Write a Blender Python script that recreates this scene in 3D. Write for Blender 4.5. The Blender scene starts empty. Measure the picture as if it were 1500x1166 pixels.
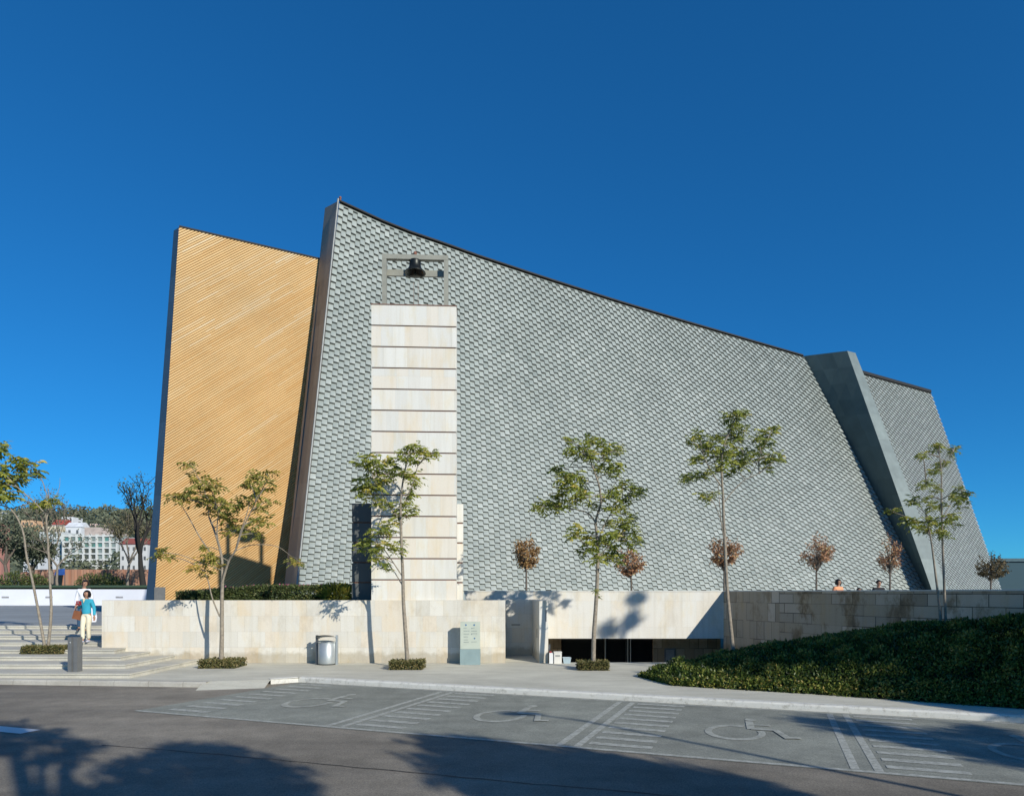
import bpy, bmesh, math, random
from mathutils import Vector, Matrix, noise as mnoise
random.seed(7)
R = random.Random(11)
scene = bpy.context.scene
C = scene.collection
PI = math.pi

# ------------------------------------------------------------------ surveying: the photograph's lens, used to read positions off it
F, CX, HY, EYE = 1000.0, 750.0, 868.0, 2.2
def P(px, py, d):                     # point seen at (px, py) standing d metres away
    return Vector(((px-CX)*d/F, d, EYE-(py-HY)*d/F))
def G(px, py, z=0.0):                 # point seen at (px, py) lying on the level z
    d = (EYE-z)*F/(py-HY)
    return Vector(((px-CX)*d/F, d, z))
ROAD = -0.12
PLAZA = 0.96

# ------------------------------------------------------------------ objects
def setp(o, label=None, cat=None, group=None, kind=None):
    if label: o['label'] = label
    if cat: o['category'] = cat
    if group: o['group'] = group
    if kind: o['kind'] = kind
    return o

def thing(name, label, cat, loc=(0, 0, 0), rz=0.0, group=None):
    o = bpy.data.objects.new(name, None)
    C.objects.link(o)
    o.location = loc
    o.rotation_euler = (0, 0, rz)
    o.empty_display_size = 0.3
    return setp(o, label, cat, group)

class MB:
    """collects faces; world coordinates unless built under a parent with its own frame"""
    def __init__(s):
        s.v = []; s.f = []; s.m = []; s.uv = []; s.t = []; s.tint = 0.5; s.mat = 0; s.smooth = []; s.sm = False
    def face(s, pts, uv=None, tint=None):
        n = len(s.v)
        s.v.extend([tuple(p) for p in pts])
        s.f.append(tuple(range(n, n+len(pts))))
        s.m.append(s.mat); s.smooth.append(s.sm)
        s.t.append(s.tint if tint is None else tint)
        if uv is None:
            p0, p1, p2 = Vector(pts[0]), Vector(pts[1]), Vector(pts[2])
            nn = (p1-p0).cross(p2-p0)
            if nn.length < 1e-12: nn = Vector((0, 0, 1))
            nn.normalize()
            if abs(nn.z) > 0.8:
                uv = [(p[0], p[1]) for p in pts]
            else:
                u = Vector((-nn.y, nn.x, 0)).normalized()
                uv = [(u.x*p[0]+u.y*p[1], p[2]) for p in pts]
        s.uv.append(uv)
    def grid(s, rows, tint=None, smooth=True, closed=False):
        """rows: list of equal-length lists of points; shared vertices"""
        n = len(s.v); w = len(rows[0])
        for r in rows: s.v.extend([tuple(p) for p in r])
        for i in range(len(rows)-1):
            for j in range(w if closed else w-1):
                a = n+i*w+j; b = n+i*w+(j+1) % w; c = n+(i+1)*w+(j+1) % w; d = n+(i+1)*w+j
                s.f.append((a, b, c, d)); s.m.append(s.mat); s.smooth.append(smooth)
                s.t.append(s.tint if tint is None else tint)
                s.uv.append([(s.v[k][0], s.v[k][2]) for k in (a, b, c, d)])
    def box(s, x0, y0, z0, x1, y1, z1, faces='xXyYzZ'):
        a = [(x0, y0, z0), (x1, y0, z0), (x1, y1, z0), (x0, y1, z0), (x0, y0, z1), (x1, y0, z1), (x1, y1, z1), (x0, y1, z1)]
        q = {'y': (0, 1, 5, 4), 'Y': (2, 3, 7, 6), 'x': (3, 0, 4, 7), 'X': (1, 2, 6, 5), 'z': (3, 2, 1, 0), 'Z': (4, 5, 6, 7)}
        for k in faces: s.face([a[i] for i in q[k]])
    def prism(s, poly, z0, z1, bottom=False, top=True):
        n = len(poly)
        ar = sum(poly[i][0]*poly[(i+1) % n][1]-poly[(i+1) % n][0]*poly[i][1] for i in range(n))
        if ar < 0: poly = poly[::-1]
        for i in range(n):
            a, b = poly[i], poly[(i+1) % n]
            s.face([(a[0], a[1], z0), (b[0], b[1], z0), (b[0], b[1], z1), (a[0], a[1], z1)])
        if top: s.face([(p[0], p[1], z1) for p in poly])
        if bottom: s.face([(p[0], p[1], z0) for p in poly[::-1]])
    def hexa(s, lo, hi):
        """lo, hi: 4 points each, counter-clockwise seen from above"""
        for i in range(4):
            j = (i+1) % 4
            s.face([lo[i], lo[j], hi[j], hi[i]])
        s.face(hi); s.face(lo[::-1])
    def tube(s, pts, radii, n=8, cap=True, smooth=True):
        pts = [Vector(p) for p in pts]
        rings = []
        for i, p in enumerate(pts):
            d = (pts[min(i+1, len(pts)-1)]-pts[max(i-1, 0)])
            if d.length < 1e-9: d = Vector((0, 0, 1))
            d.normalize()
            a = d.cross(Vector((0.31, 0.95, 0.02))).normalized()
            b = d.cross(a)
            r = radii[i] if hasattr(radii, '__len__') else radii
            rings.append([p+(a*math.cos(2*PI*k/n)+b*math.sin(2*PI*k/n))*r for k in range(n)])
        s.grid(rings, smooth=smooth, closed=True)
        if cap:
            s.face(rings[0]); s.face(rings[-1][::-1])
    def lathe(s, prof, c=(0, 0, 0), n=20, smooth=True):
        rows = [[(c[0]+r*math.cos(2*PI*k/n), c[1]+r*math.sin(2*PI*k/n), c[2]+z) for k in range(n)] for r, z in prof]
        s.grid(rows, smooth=smooth, closed=True)
    def ellipsoid(s, c, r, n=12, m=8, jit=0.0, rnd=None):
        rows = []
        for i in range(m+1):
            th = PI*i/m
            row = []
            for k in range(n):
                ph = 2*PI*k/n
                q = 1+(rnd.uniform(-jit, jit) if rnd else 0)
                row.append((c[0]+r[0]*q*math.sin(th)*math.cos(ph), c[1]+r[1]*q*math.sin(th)*math.sin(ph), c[2]+r[2]*q*math.cos(th)))
            rows.append(row)
        s.grid(rows[::-1], closed=True)
    def build(s, name, mats, parent=None, local=False, merge=False):
        """world-space faces are moved into the parent's frame unless local"""
        me = bpy.data.meshes.new(name)
        if not isinstance(mats, (list, tuple)): mats = [mats]
        vs = s.v
        if parent is not None and not local:
            inv = (Matrix.Translation(parent_world(parent)[0]) @ Matrix.Rotation(parent_world(parent)[1], 4, 'Z')).inverted()
            vs = [tuple(inv @ Vector(p)) for p in vs]
        me.from_pydata(vs, [], s.f)
        for m in mats: me.materials.append(m)
        me.polygons.foreach_set('material_index', s.m)
        me.polygons.foreach_set('use_smooth', s.smooth)
        uvl = me.uv_layers.new(name='UVMap')
        flat = []
        for u in s.uv:
            for a in u: flat.extend((a[0], a[1]))
        uvl.data.foreach_set('uv', flat)
        at = me.attributes.new('tint', 'FLOAT', 'FACE')
        at.data.foreach_set('value', s.t)
        me.update()
        if merge:
            bm = bmesh.new(); bm.from_mesh(me)
            bmesh.ops.remove_doubles(bm, verts=bm.verts, dist=1e-4)
            bm.to_mesh(me); bm.free()
        o = bpy.data.objects.new(name, me)
        C.objects.link(o)
        if parent is not None: o.parent = parent
        return o

def parent_world(o):
    loc = Vector(o.location); rz = o.rotation_euler.z
    q = o.parent
    while q is not None:
        loc = Matrix.Rotation(q.rotation_euler.z, 4, 'Z') @ loc + Vector(q.location)
        rz += q.rotation_euler.z
        q = q.parent
    return loc, rz

# ------------------------------------------------------------------ materials
def nt_new(name):
    m = bpy.data.materials.new(name); m.use_nodes = True
    nt = m.node_tree
    return m, nt, nt.nodes['Principled BSDF']
def N(nt, t, **kw):
    n = nt.nodes.new(t)
    for k, v in kw.items():
        if k in n.inputs: n.inputs[k].default_value = v
        else: setattr(n, k, v)
    return n
def ramp(nt, fac, stops):
    r = nt.nodes.new('ShaderNodeValToRGB')
    e = r.color_ramp.elements
    while len(e) < len(stops): e.new(0.5)
    for i, (p, c) in enumerate(stops):
        e[i].position = p; e[i].color = (*c, 1) if len(c) == 3 else c
    nt.links.new(fac, r.inputs[0])
    return r.outputs[0]
def mix(nt, a, b, fac, mode='MIX'):
    m = nt.nodes.new('ShaderNodeMix'); m.data_type = 'RGBA'; m.blend_type = mode
    for i, x in ((6, a), (7, b)):
        if hasattr(x, 'is_output'): nt.links.new(x, m.inputs[i])
        else: m.inputs[i].default_value = (*x, 1)
    if hasattr(fac, 'is_output'): nt.links.new(fac, m.inputs[0])
    else: m.inputs[0].default_value = fac
    return m.outputs[2]
def coord(nt, kind='Object', scale=(1, 1, 1), rot=(0, 0, 0)):
    c = nt.nodes.new('ShaderNodeTexCoord'); mp = nt.nodes.new('ShaderNodeMapping')
    mp.inputs['Scale'].default_value = scale; mp.inputs['Rotation'].default_value = rot
    nt.links.new(c.outputs[kind], mp.inputs[0])
    return mp.outputs[0]
def noise_tex(nt, vec, scale, detail=4, rough=0.55):
    n = nt.nodes.new('ShaderNodeTexNoise')
    n.inputs['Scale'].default_value = scale; n.inputs['Detail'].default_value = detail; n.inputs['Roughness'].default_value = rough
    if vec is not None: nt.links.new(vec, n.inputs['Vector'])
    return n.outputs['Fac']
def bump(nt, bsdf, h, dist=0.01, strength=0.5):
    b = nt.nodes.new('ShaderNodeBump'); b.inputs['Distance'].default_value = dist; b.inputs['Strength'].default_value = strength
    nt.links.new(h, b.inputs['Height']); nt.links.new(b.outputs[0], bsdf.inputs['Normal'])
def tint_out(nt):
    a = nt.nodes.new('ShaderNodeAttribute'); a.attribute_name = 'tint'
    return a.outputs['Fac']

def plain(name, col, rough=0.6, metal=0.0, var=0.18, scale=4.0, bumpd=0.0, spec=0.5):
    m, nt, b = nt_new(name)
    v = coord(nt)
    f = noise_tex(nt, v, scale, 5)
    dark = tuple(c*(1-var) for c in col); light = tuple(min(1, c*(1+var)) for c in col)
    nt.links.new(ramp(nt, f, [(0.3, dark), (0.7, light)]), b.inputs['Base Color'])
    b.inputs['Roughness'].default_value = rough; b.inputs['Metallic'].default_value = metal
    b.inputs['Specular IOR Level'].default_value = spec
    if bumpd:
        bump(nt, b, noise_tex(nt, v, scale*8, 3), bumpd, 0.6)
    return m

def stone(name, c1, c2, c3, bw, bh, mortar=(0.36, 0.32, 0.26), msize=0.004, stain=0.0, offset=0.5, vein=0.5, drip=0.42):
    m, nt, b = nt_new(name)
    uv = coord(nt, 'UV')
    br = nt.nodes.new('ShaderNodeTexBrick')
    br.offset = offset; br.squash = 1.0
    br.inputs['Scale'].default_value = 1.0
    br.inputs['Brick Width'].default_value = bw; br.inputs['Row Height'].default_value = bh
    br.inputs['Mortar Size'].default_value = msize; br.inputs['Mortar Smooth'].default_value = 0.2
    br.inputs['Color1'].default_value = (*c1, 1); br.inputs['Color2'].default_value = (*c2, 1)
    br.inputs['Mortar'].default_value = (*mortar, 1)
    nt.links.new(uv, br.inputs['Vector'])
    col = br.outputs['Color']
    # a second, bigger set of slabs in another tone
    br2 = nt.nodes.new('ShaderNodeTexBrick')
    br2.offset = 0.37
    br2.inputs['Scale'].default_value = 1.0
    br2.inputs['Brick Width'].default_value = bw; br2.inputs['Row Height'].default_value = bh
    br2.inputs['Mortar Size'].default_value = 0.0
    br2.inputs['Color1'].default_value = (0, 0, 0, 1); br2.inputs['Color2'].default_value = (1, 1, 1, 1)
    br2.offset = offset
    mp = nt.nodes.new('ShaderNodeMapping'); mp.inputs['Location'].default_value = (bw*137, bh*58*2, 0)
    nt.links.new(uv, mp.inputs[0]); nt.links.new(mp.outputs[0], br2.inputs['Vector'])
    pick = ramp(nt, br2.outputs['Color'], [(0.5, (0, 0, 0)), (0.85, (1, 1, 1))])
    col = mix(nt, col, c3, pick)
    f1 = noise_tex(nt, coord(nt, 'UV', (1.0, 0.35, 1)), 2.2, 6, 0.62)
    veinc = ramp(nt, f1, [(0.5, (1, 1, 1)), (0.66, (1.0, 0.93, 0.80)), (0.78, (0.97, 0.86, 0.68))])
    col = mix(nt, col, veinc, vein, 'MULTIPLY')
    f2 = noise_tex(nt, uv, 26, 4, 0.7)
    col = mix(nt, col, ramp(nt, f2, [(0.3, (0.9, 0.9, 0.9)), (0.7, (1.06, 1.06, 1.06))]), 0.6, 'MULTIPLY')
    if stain > 0:
        f3 = noise_tex(nt, coord(nt, 'UV', (1.0, 0.6, 1), (0, 0, 0.6)), 1.3, 8, 0.7)
        st = ramp(nt, f3, [(0.52, (1, 1, 1)), (0.60, (0.6, 0.54, 0.46)), (0.74, (0.25, 0.22, 0.18))])
        col = mix(nt, col, st, stain, 'MULTIPLY')
    # soil splashed up from the ground, drips running down from the joints
    fs = noise_tex(nt, coord(nt, 'UV', (3.2, 0.16, 1)), 1.6, 6, 0.65)
    col = mix(nt, col, ramp(nt, fs, [(0.48, (1, 1, 1)), (0.62, (0.86, 0.84, 0.79)), (0.76, (0.66, 0.63, 0.57))]), drip, 'MULTIPLY')
    sx = nt.nodes.new('ShaderNodeSeparateXYZ'); nt.links.new(uv, sx.inputs[0])
    ad = nt.nodes.new('ShaderNodeMath'); ad.operation = 'MULTIPLY_ADD'; ad.inputs[1].default_value = -0.5
    nt.links.new(noise_tex(nt, uv, 3.0, 5), ad.inputs[0]); nt.links.new(sx.outputs[1], ad.inputs[2])
    col = mix(nt, col, ramp(nt, ad.outputs[0], [(0.0, (0.66, 0.62, 0.54)), (0.12, (1, 1, 1))]), 0.8, 'MULTIPLY')
    nt.links.new(col, b.inputs['Base Color'])
    b.inputs['Roughness'].default_value = 0.77
    h = nt.nodes.new('ShaderNodeMath'); h.operation = 'MULTIPLY_ADD'
    nt.links.new(br.outputs['Fac'], h.inputs[0]); h.inputs[1].default_value = -1.0
    nt.links.new(f2, h.inputs[2])
    bump(nt, b, h.outputs[0], 0.004, 0.5)
    return m

def leafmat(name, stops, rough=0.5, trans=0.3, tcol=None):
    m, nt, b = nt_new(name)
    col = ramp(nt, tint_out(nt), stops)
    nt.links.new(col, b.inputs['Base Color']); b.inputs['Roughness'].default_value = rough
    b.inputs['Specular IOR Level'].default_value = 0.35
    tr = nt.nodes.new('ShaderNodeBsdfTranslucent')
    nt.links.new(mix(nt, col, tcol or (1.0, 0.95, 0.35), 1.0, 'MULTIPLY') if tcol else col, tr.inputs['Color'])
    ms = nt.nodes.new('ShaderNodeMixShader'); ms.inputs[0].default_value = trans
    nt.links.new(b.outputs[0], ms.inputs[1]); nt.links.new(tr.outputs[0], ms.inputs[2])
    nt.links.new(ms.outputs[0], nt.nodes['Material Output'].inputs['Surface'])
    return m

def tinted(name, stops, rough=0.5, metal=0.0, spec=0.5, nscale=0.0, namt=0.3, bumpd=0.0):
    m, nt, b = nt_new(name)
    col = ramp(nt, tint_out(nt), stops)
    if nscale:
        f = noise_tex(nt, coord(nt), nscale, 6, 0.6)
        col = mix(nt, col, ramp(nt, f, [(0.3, (0.72, 0.72, 0.72)), (0.7, (1.2, 1.2, 1.2))]), namt, 'MULTIPLY')
        if bumpd: bump(nt, b, f, bumpd, 0.5)
    nt.links.new(col, b.inputs['Base Color'])
    b.inputs['Roughness'].default_value = rough; b.inputs['Metallic'].default_value = metal
    b.inputs['Specular IOR Level'].default_value = spec
    return m

def asphalt(name, base, fine=1.0, crack=True, patch=(0.75, 1.35)):
    m, nt, b = nt_new(name)
    v = coord(nt)
    big = noise_tex(nt, v, 0.22, 5, 0.6)
    mid = noise_tex(nt, v, 2.2, 6, 0.65)
    fin = noise_tex(nt, v, 48, 4, 0.8)
    c = ramp(nt, big, [(0.3, tuple(x*patch[0] for x in base)), (0.7, tuple(x*patch[1] for x in base))])
    c = mix(nt, c, ramp(nt, mid, [(0.3, (0.78, 0.78, 0.78)), (0.7, (1.2, 1.2, 1.2))]), 0.8, 'MULTIPLY')
    c = mix(nt, c, ramp(nt, fin, [(0.32, (0.45, 0.45, 0.45)), (0.5, (1, 1, 1)), (0.7, (1.7, 1.68, 1.6))]), 0.75*fine, 'MULTIPLY')
    # tyre-worn bands along the road
    w = noise_tex(nt, coord(nt, 'Object', (0.08, 1.1, 1), (0, 0, 0.36)), 1.0, 3)
    c = mix(nt, c, ramp(nt, w, [(0.35, (0.85, 0.85, 0.86)), (0.65, (1.12, 1.11, 1.1))]), 0.8, 'MULTIPLY')
    nt.links.new(c, b.inputs['Base Color'])
    b.inputs['Roughness'].default_value = 0.88
    b.inputs['Specular IOR Level'].default_value = 0.3
    bump(nt, b, fin, 0.006, 0.7)
    return m

def paint(name, col, wear=0.5, under=(0.12, 0.12, 0.12), sc=9.0):
    m, nt, b = nt_new(name)
    v = coord(nt)
    f = noise_tex(nt, v, sc, 8, 0.75)
    g = noise_tex(nt, v, 60, 3, 0.7)
    a = nt.nodes.new('ShaderNodeMath'); a.operation = 'MULTIPLY_ADD'
    nt.links.new(g, a.inputs[0]); a.inputs[1].default_value = 0.35; nt.links.new(f, a.inputs[2])
    c = ramp(nt, a.outputs[0], [(wear-0.08, under), (wear+0.10, col)])
    nt.links.new(c, b.inputs['Base Color']); b.inputs['Roughness'].default_value = 0.75
    return m

def concrete(name, base, joint=None, rough=0.85, streak=0.5):
    m, nt, b = nt_new(name)
    v = coord(nt)
    big = noise_tex(nt, v, 0.35, 6, 0.65)
    fin = noise_tex(nt, v, 30, 4, 0.7)
    c = ramp(nt, big, [(0.3, tuple(x*0.80 for x in base)), (0.7, tuple(x*1.14 for x in base))])
    c = mix(nt, c, ramp(nt, fin, [(0.3, (0.78, 0.78, 0.78)), (0.7, (1.12, 1.12, 1.12))]), 0.7, 'MULTIPLY')
    s2 = noise_tex(nt, coord(nt, 'Object', (0.5, 2.0, 1), (0, 0, 0.3)), 1.2, 7, 0.72)
    c = mix(nt, c, ramp(nt, s2, [(0.42, (0.72, 0.71, 0.69)), (0.56, (1, 1, 1))]), streak, 'MULTIPLY')
    if joint:
        br = nt.nodes.new('ShaderNodeTexBrick'); br.offset = 0.0
        br.inputs['Scale'].default_value = 1.0
        br.inputs['Brick Width'].default_value = joint[0]; br.inputs['Row Height'].default_value = joint[1]
        br.inputs['Mortar Size'].default_value = 0.008
        br.inputs['Color1'].default_value = (1, 1, 1, 1); br.inputs['Color2'].default_value = (0.93, 0.93, 0.92, 1); br.inputs['Mortar'].default_value = (0.55, 0.53, 0.5, 1)
        nt.links.new(v, br.inputs['Vector'])
        c = mix(nt, c, br.outputs['Color'], 0.9, 'MULTIPLY')
    nt.links.new(c, b.inputs['Base Color'])
    b.inputs['Roughness'].default_value = rough
    bump(nt, b, fin, 0.003, 0.5)
    return m

M = {}
M['wallstone'] = stone('cream_limestone', (0.60, 0.575, 0.505), (0.69, 0.665, 0.59), (0.66, 0.595, 0.485), 0.43, 0.49, mortar=(0.46, 0.42, 0.35), msize=0.003, vein=0.75, stain=0.22)
M['smoothstone'] = stone('smooth_pale_limestone', (0.66, 0.645, 0.585), (0.71, 0.695, 0.635), (0.69, 0.655, 0.575), 0.52, 0.95, mortar=(0.5, 0.47, 0.4), msize=0.002, vein=0.7, stain=0.15)
M['towerstone'] = stone('tower_limestone', (0.61, 0.605, 0.56), (0.675, 0.665, 0.61), (0.66, 0.615, 0.53), 0.37, 9.0, mortar=(0.5, 0.47, 0.4), msize=0.002, vein=0.8, offset=0.0)
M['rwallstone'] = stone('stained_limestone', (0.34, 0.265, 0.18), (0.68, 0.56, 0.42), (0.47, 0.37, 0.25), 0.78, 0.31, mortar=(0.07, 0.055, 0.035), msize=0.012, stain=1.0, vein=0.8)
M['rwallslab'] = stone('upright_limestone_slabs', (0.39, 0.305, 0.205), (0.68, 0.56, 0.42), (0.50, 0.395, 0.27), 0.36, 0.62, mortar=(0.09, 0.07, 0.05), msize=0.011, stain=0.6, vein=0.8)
M['coping'] = plain('pale_coping', (0.66, 0.64, 0.57), 0.6, var=0.1)
M['joint'] = plain('brown_joint', (0.17, 0.085, 0.06), 0.8)
M['tile'] = tinted('zinc_tile', [(0.0, (0.25, 0.285, 0.265)), (0.5, (0.312, 0.348, 0.322)), (1.0, (0.395, 0.43, 0.40))], rough=0.44, metal=0.12, spec=0.5, nscale=0.35, namt=0.22)
M['tilelip'] = plain('tile_lip_shade', (0.25, 0.25, 0.23), 0.8)  # darker lip colour paints in the shade under each tile
M['tileback'] = plain('tile_gap', (0.06, 0.055, 0.045), 0.9)
M['zinc'] = plain('zinc_panel', (0.30, 0.35, 0.355), 0.5, 0.25, var=0.14, scale=1.2)
M['endpanel'] = plain('end_wall_panel', (0.27, 0.26, 0.235), 0.7, 0.0, var=0.2, scale=0.8)
M['trim'] = plain('dark_roof_trim', (0.022, 0.022, 0.022), 0.7, 0.0, spec=.3)
M['edge'] = plain('pale_edge_trim', (0.26, 0.27, 0.26), 0.5, 0.2)
M['ochre'] = tinted('ochre_brick_ribs', [(0.0, (0.44, 0.24, 0.072)), (0.3, (0.57, 0.345, 0.13)), (0.7, (0.62, 0.42, 0.19)), (1.0, (0.67, 0.54, 0.34))], rough=0.75, nscale=0.35, namt=0.4)
M['ochregroove'] = plain('ochre_groove', (0.38, 0.215, 0.08), 0.9)
M['darkgrey'] = plain('dark_stone_plinth', (0.10, 0.105, 0.105), 0.7)
M['yellowside'] = plain('grey_side_wall', (0.20, 0.21, 0.22), 0.7, var=0.15)
M['steel'] = plain('brushed_steel', (0.42, 0.45, 0.45), 0.42, 0.55, var=0.08)
M['steeldark'] = plain('dark_steel', (0.12, 0.125, 0.13), 0.45, 0.6)
M['framepaint'] = plain('bell_frame_paint', (0.26, 0.26, 0.215), 0.55, 0.1, var=0.12)
M['bronze'] = plain('dark_bronze', (0.03, 0.033, 0.03), 0.4, 0.7)
M['rust'] = plain('rusty_bracket', (0.22, 0.09, 0.06), 0.8)
M['wire'] = plain('thin_cable', (0.25, 0.2, 0.17), 0.6, 0.4)
M['glassdark'] = plain('dark_door_glass', (0.012, 0.014, 0.014), 0.08, var=0.05)
M['doorframe'] = plain('bronze_door_frame', (0.06, 0.055, 0.05), 0.4, 0.5)
M['road'] = asphalt('asphalt', (0.205, 0.185, 0.150))
M['stall'] = asphalt('stall_paint', (0.235, 0.245, 0.210), 0.9, patch=(0.82, 1.18))
M['line'] = paint('line_paint', (0.44, 0.45, 0.40), 0.66, (0.255, 0.26, 0.225))
M['symbol'] = paint('symbol_paint', (0.41, 0.42, 0.365), 0.66, (0.255, 0.26, 0.225), 6)
M['white'] = paint('worn_white_kerb_paint', (0.60, 0.59, 0.53), 0.56, (0.36, 0.345, 0.29), 7)
M['lanewhite'] = paint('lane_paint', (0.72, 0.72, 0.70), 0.45, (0.3, 0.3, 0.3), 7)
M['pave'] = concrete('pavement_concrete', (0.57, 0.55, 0.455), None, streak=0.4)
M['step'] = concrete('step_concrete', (0.53, 0.51, 0.435), None, streak=0.55)
M['kerbgrey'] = concrete('kerb_concrete', (0.50, 0.48, 0.42), (0.9, 5.0), streak=0.6)
M['plaza'] = concrete('plaza_concrete', (0.33, 0.345, 0.335), (4.0, 4.0), streak=0.3)
M['earth'] = plain('dry_earth', (0.16, 0.13, 0.09), 0.95, var=0.3, scale=0.4)
M['lawn'] = plain('lawn_green', (0.055, 0.10, 0.03), 0.95, var=0.35, scale=3)
M['hill'] = plain('hillside_scrub', (0.075, 0.095, 0.055), 0.95, var=0.35, scale=0.05)
M['whitewall'] = plain('white_render', (0.72, 0.74, 0.79), 0.7, var=0.04, scale=0.6)
M['bark'] = plain('pale_bark', (0.25, 0.215, 0.165), 0.85, var=0.3, scale=14, bumpd=0.004)
M['midbark'] = plain('grey_bark', (0.20, 0.17, 0.135), 0.9, var=0.3, scale=10)
M['darkbark'] = plain('dark_bark', (0.12, 0.10, 0.08), 0.9, var=0.3, scale=10)
M['jac'] = leafmat('olive_leaves', [(0.0, (0.075, 0.1125, 0.021)), (0.45, (0.2025, 0.24, 0.042)), (0.8, (0.36, 0.36, 0.069)), (1.0, (0.54, 0.42, 0.09))], 0.45, 0.32, (1.0, 1.0, 0.5))
M['jacyellow'] = leafmat('yellowing_leaves', [(0.0, (0.104, 0.13, 0.026)), (0.45, (0.234, 0.234, 0.0494)), (0.8, (0.377, 0.299, 0.065)), (1.0, (0.52, 0.325, 0.078))], 0.5, 0.32, (1.0, 0.95, 0.5))
M['brownleaf'] = leafmat('withered_leaves', [(0.0, (0.165, 0.09, 0.045)), (0.5, (0.405, 0.2174, 0.1126)), (0.8, (0.54, 0.285, 0.15)), (1.0, (0.54, 0.42, 0.165))], 0.6, 0.2)
M['hedge'] = leafmat('hedge_leaves', [(0.0, (0.018, 0.042, 0.012)), (0.45, (0.085, 0.135, 0.028)), (0.8, (0.25, 0.27, 0.055)), (1.0, (0.36, 0.28, 0.09))], 0.42, 0.3)
M['planter'] = leafmat('clipped_leaves', [(0.0, (0.055, 0.066, 0.0198)), (0.5, (0.121, 0.121, 0.0385)), (1.0, (0.22, 0.165, 0.066))], 0.55, 0.15)
M['shrub'] = leafmat('dark_shrub_leaves', [(0.0, (0.03, 0.05, 0.018)), (0.6, (0.10, 0.13, 0.042)), (1.0, (0.19, 0.19, 0.065))], 0.5, 0.2)
M['pink'] = plain('pink_blossom', (0.42, 0.12, 0.2), 0.7)
M['bgleaf'] = leafmat('distant_leaves', [(0.0, (0.075, 0.095, 0.068)), (0.6, (0.145, 0.165, 0.105)), (1.0, (0.22, 0.23, 0.14))], 0.6, 0.15)  # greens lightened and blued to paint in distance haze
M['bgdry'] = leafmat('dry_leaves', [(0.0, (0.09, 0.085, 0.055)), (0.6, (0.17, 0.155, 0.09)), (1.0, (0.24, 0.22, 0.11))], 0.7, 0.15)
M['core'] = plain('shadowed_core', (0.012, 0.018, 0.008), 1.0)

# ------------------------------------------------------------------ world, sun, camera
SUN_AZ, SUN_EL = math.radians(140), math.radians(25.5)
w = bpy.data.worlds.new("World"); scene.world = w; w.use_nodes = True
nt = w.node_tree
sky = nt.nodes.new('ShaderNodeTexSky'); sky.sky_type = 'NISHITA'; sky.sun_disc = False
sky.sun_elevation = SUN_EL; sky.sun_rotation = SUN_AZ
sky.altitude = 2300; sky.air_density = 1.0; sky.dust_density = 0.12; sky.ozone_density = 4.0
hs = nt.nodes.new('ShaderNodeHueSaturation'); hs.inputs['Saturation'].default_value = 1.16
nt.links.new(sky.outputs[0], hs.inputs['Color'])
gm = nt.nodes.new('ShaderNodeGamma'); gm.inputs[1].default_value = 0.77
nt.links.new(hs.outputs[0], gm.inputs[0])
fm = mix(nt, gm.outputs[0], (0.20, 0.88, 1.30), 1.0, 'MULTIPLY')
nt.links.new(fm, nt.nodes['Background'].inputs[0])
nt.nodes['Background'].inputs[1].default_value = 0.138
sl = bpy.data.lights.new('sun', 'SUN'); sl.energy = 5.0; sl.angle = math.radians(0.53); sl.color = (1.0, 0.945, 0.84)
so = bpy.data.objects.new('sun', sl); C.objects.link(so)
sdir = Vector((math.sin(SUN_AZ)*math.cos(SUN_EL), math.cos(SUN_AZ)*math.cos(SUN_EL), math.sin(SUN_EL)))
so.rotation_euler = sdir.to_track_quat('Z', 'Y').to_euler(); so.location = sdir*60
cam = bpy.data.cameras.new('camera'); co = bpy.data.objects.new('camera', cam); C.objects.link(co)
co.location = (0, 0, EYE); co.rotation_euler = (PI/2, 0, 0)
cam.sensor_fit = 'HORIZONTAL'; cam.sensor_width = 36; cam.lens = 24.0; cam.shift_y = (HY-583.0)/1500.0
cam.clip_start = 0.1; cam.clip_end = 8000
scene.camera = co
scene.view_settings.view_transform = 'Standard'; scene.view_settings.look = 'None'
scene.view_settings.exposure = 0; scene.view_settings.gamma = 1

# ------------------------------------------------------------------ ground
mb = MB(); mb.face([(-4000, -300, -2.6), (4000, -300, -2.6), (4000, 6000, -2.6), (-4000, 6000, -2.6)])
setp(mb.build('ground', M['earth']), kind='structure')

K0 = G(440, 999, ROAD); K1 = G(1480, 1058, ROAD)          # foot of the painted kerb
E1 = (K1-K0).normalized(); E2 = Vector((-E1.y, E1.x, 0)); E2 = -E2 if E2.y > 0 else E2   # along the kerb / towards the street
def lerp(a, b, t): return a+(b-a)*t
def ST(a, b, z=ROAD): q = K0+E1*a+E2*b; return Vector((q.x, q.y, z))
mb = MB(); mb.face([(-200, -120, ROAD), (200, -120, ROAD), (200, 21.0, ROAD), (-200, 21.0, ROAD)])
setp(mb.build('road', M['road']), kind='structure')

kl0 = G(0, 994, 0); kl1 = G(300, 998, 0); kl2 = G(397, 1003, -0.05)
kc = ST(0, 0, 0); ke = ST(40, 0, 0)
# pavement: front along the kerb, back along the walls
front = [(-70, kl0.y+0.6), (kl0.x, kl0.y), (kl1.x, kl1.y)]
mb = MB()
kA = Vector((-6.12, 17.32, 0))
poly = front + [(kA.x, kA.y), (kc.x-E2.x*0.10+0.1, kc.y-E2.y*0.10), tuple(ST(40, -0.18)[:2]), (60, 21.6), (-13.0, 21.6), (-70, 21.6)]
mb.face([(p[0], p[1], 0.0) for p in poly])
setp(mb.build('pavement', M['pave']), kind='structure')
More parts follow.
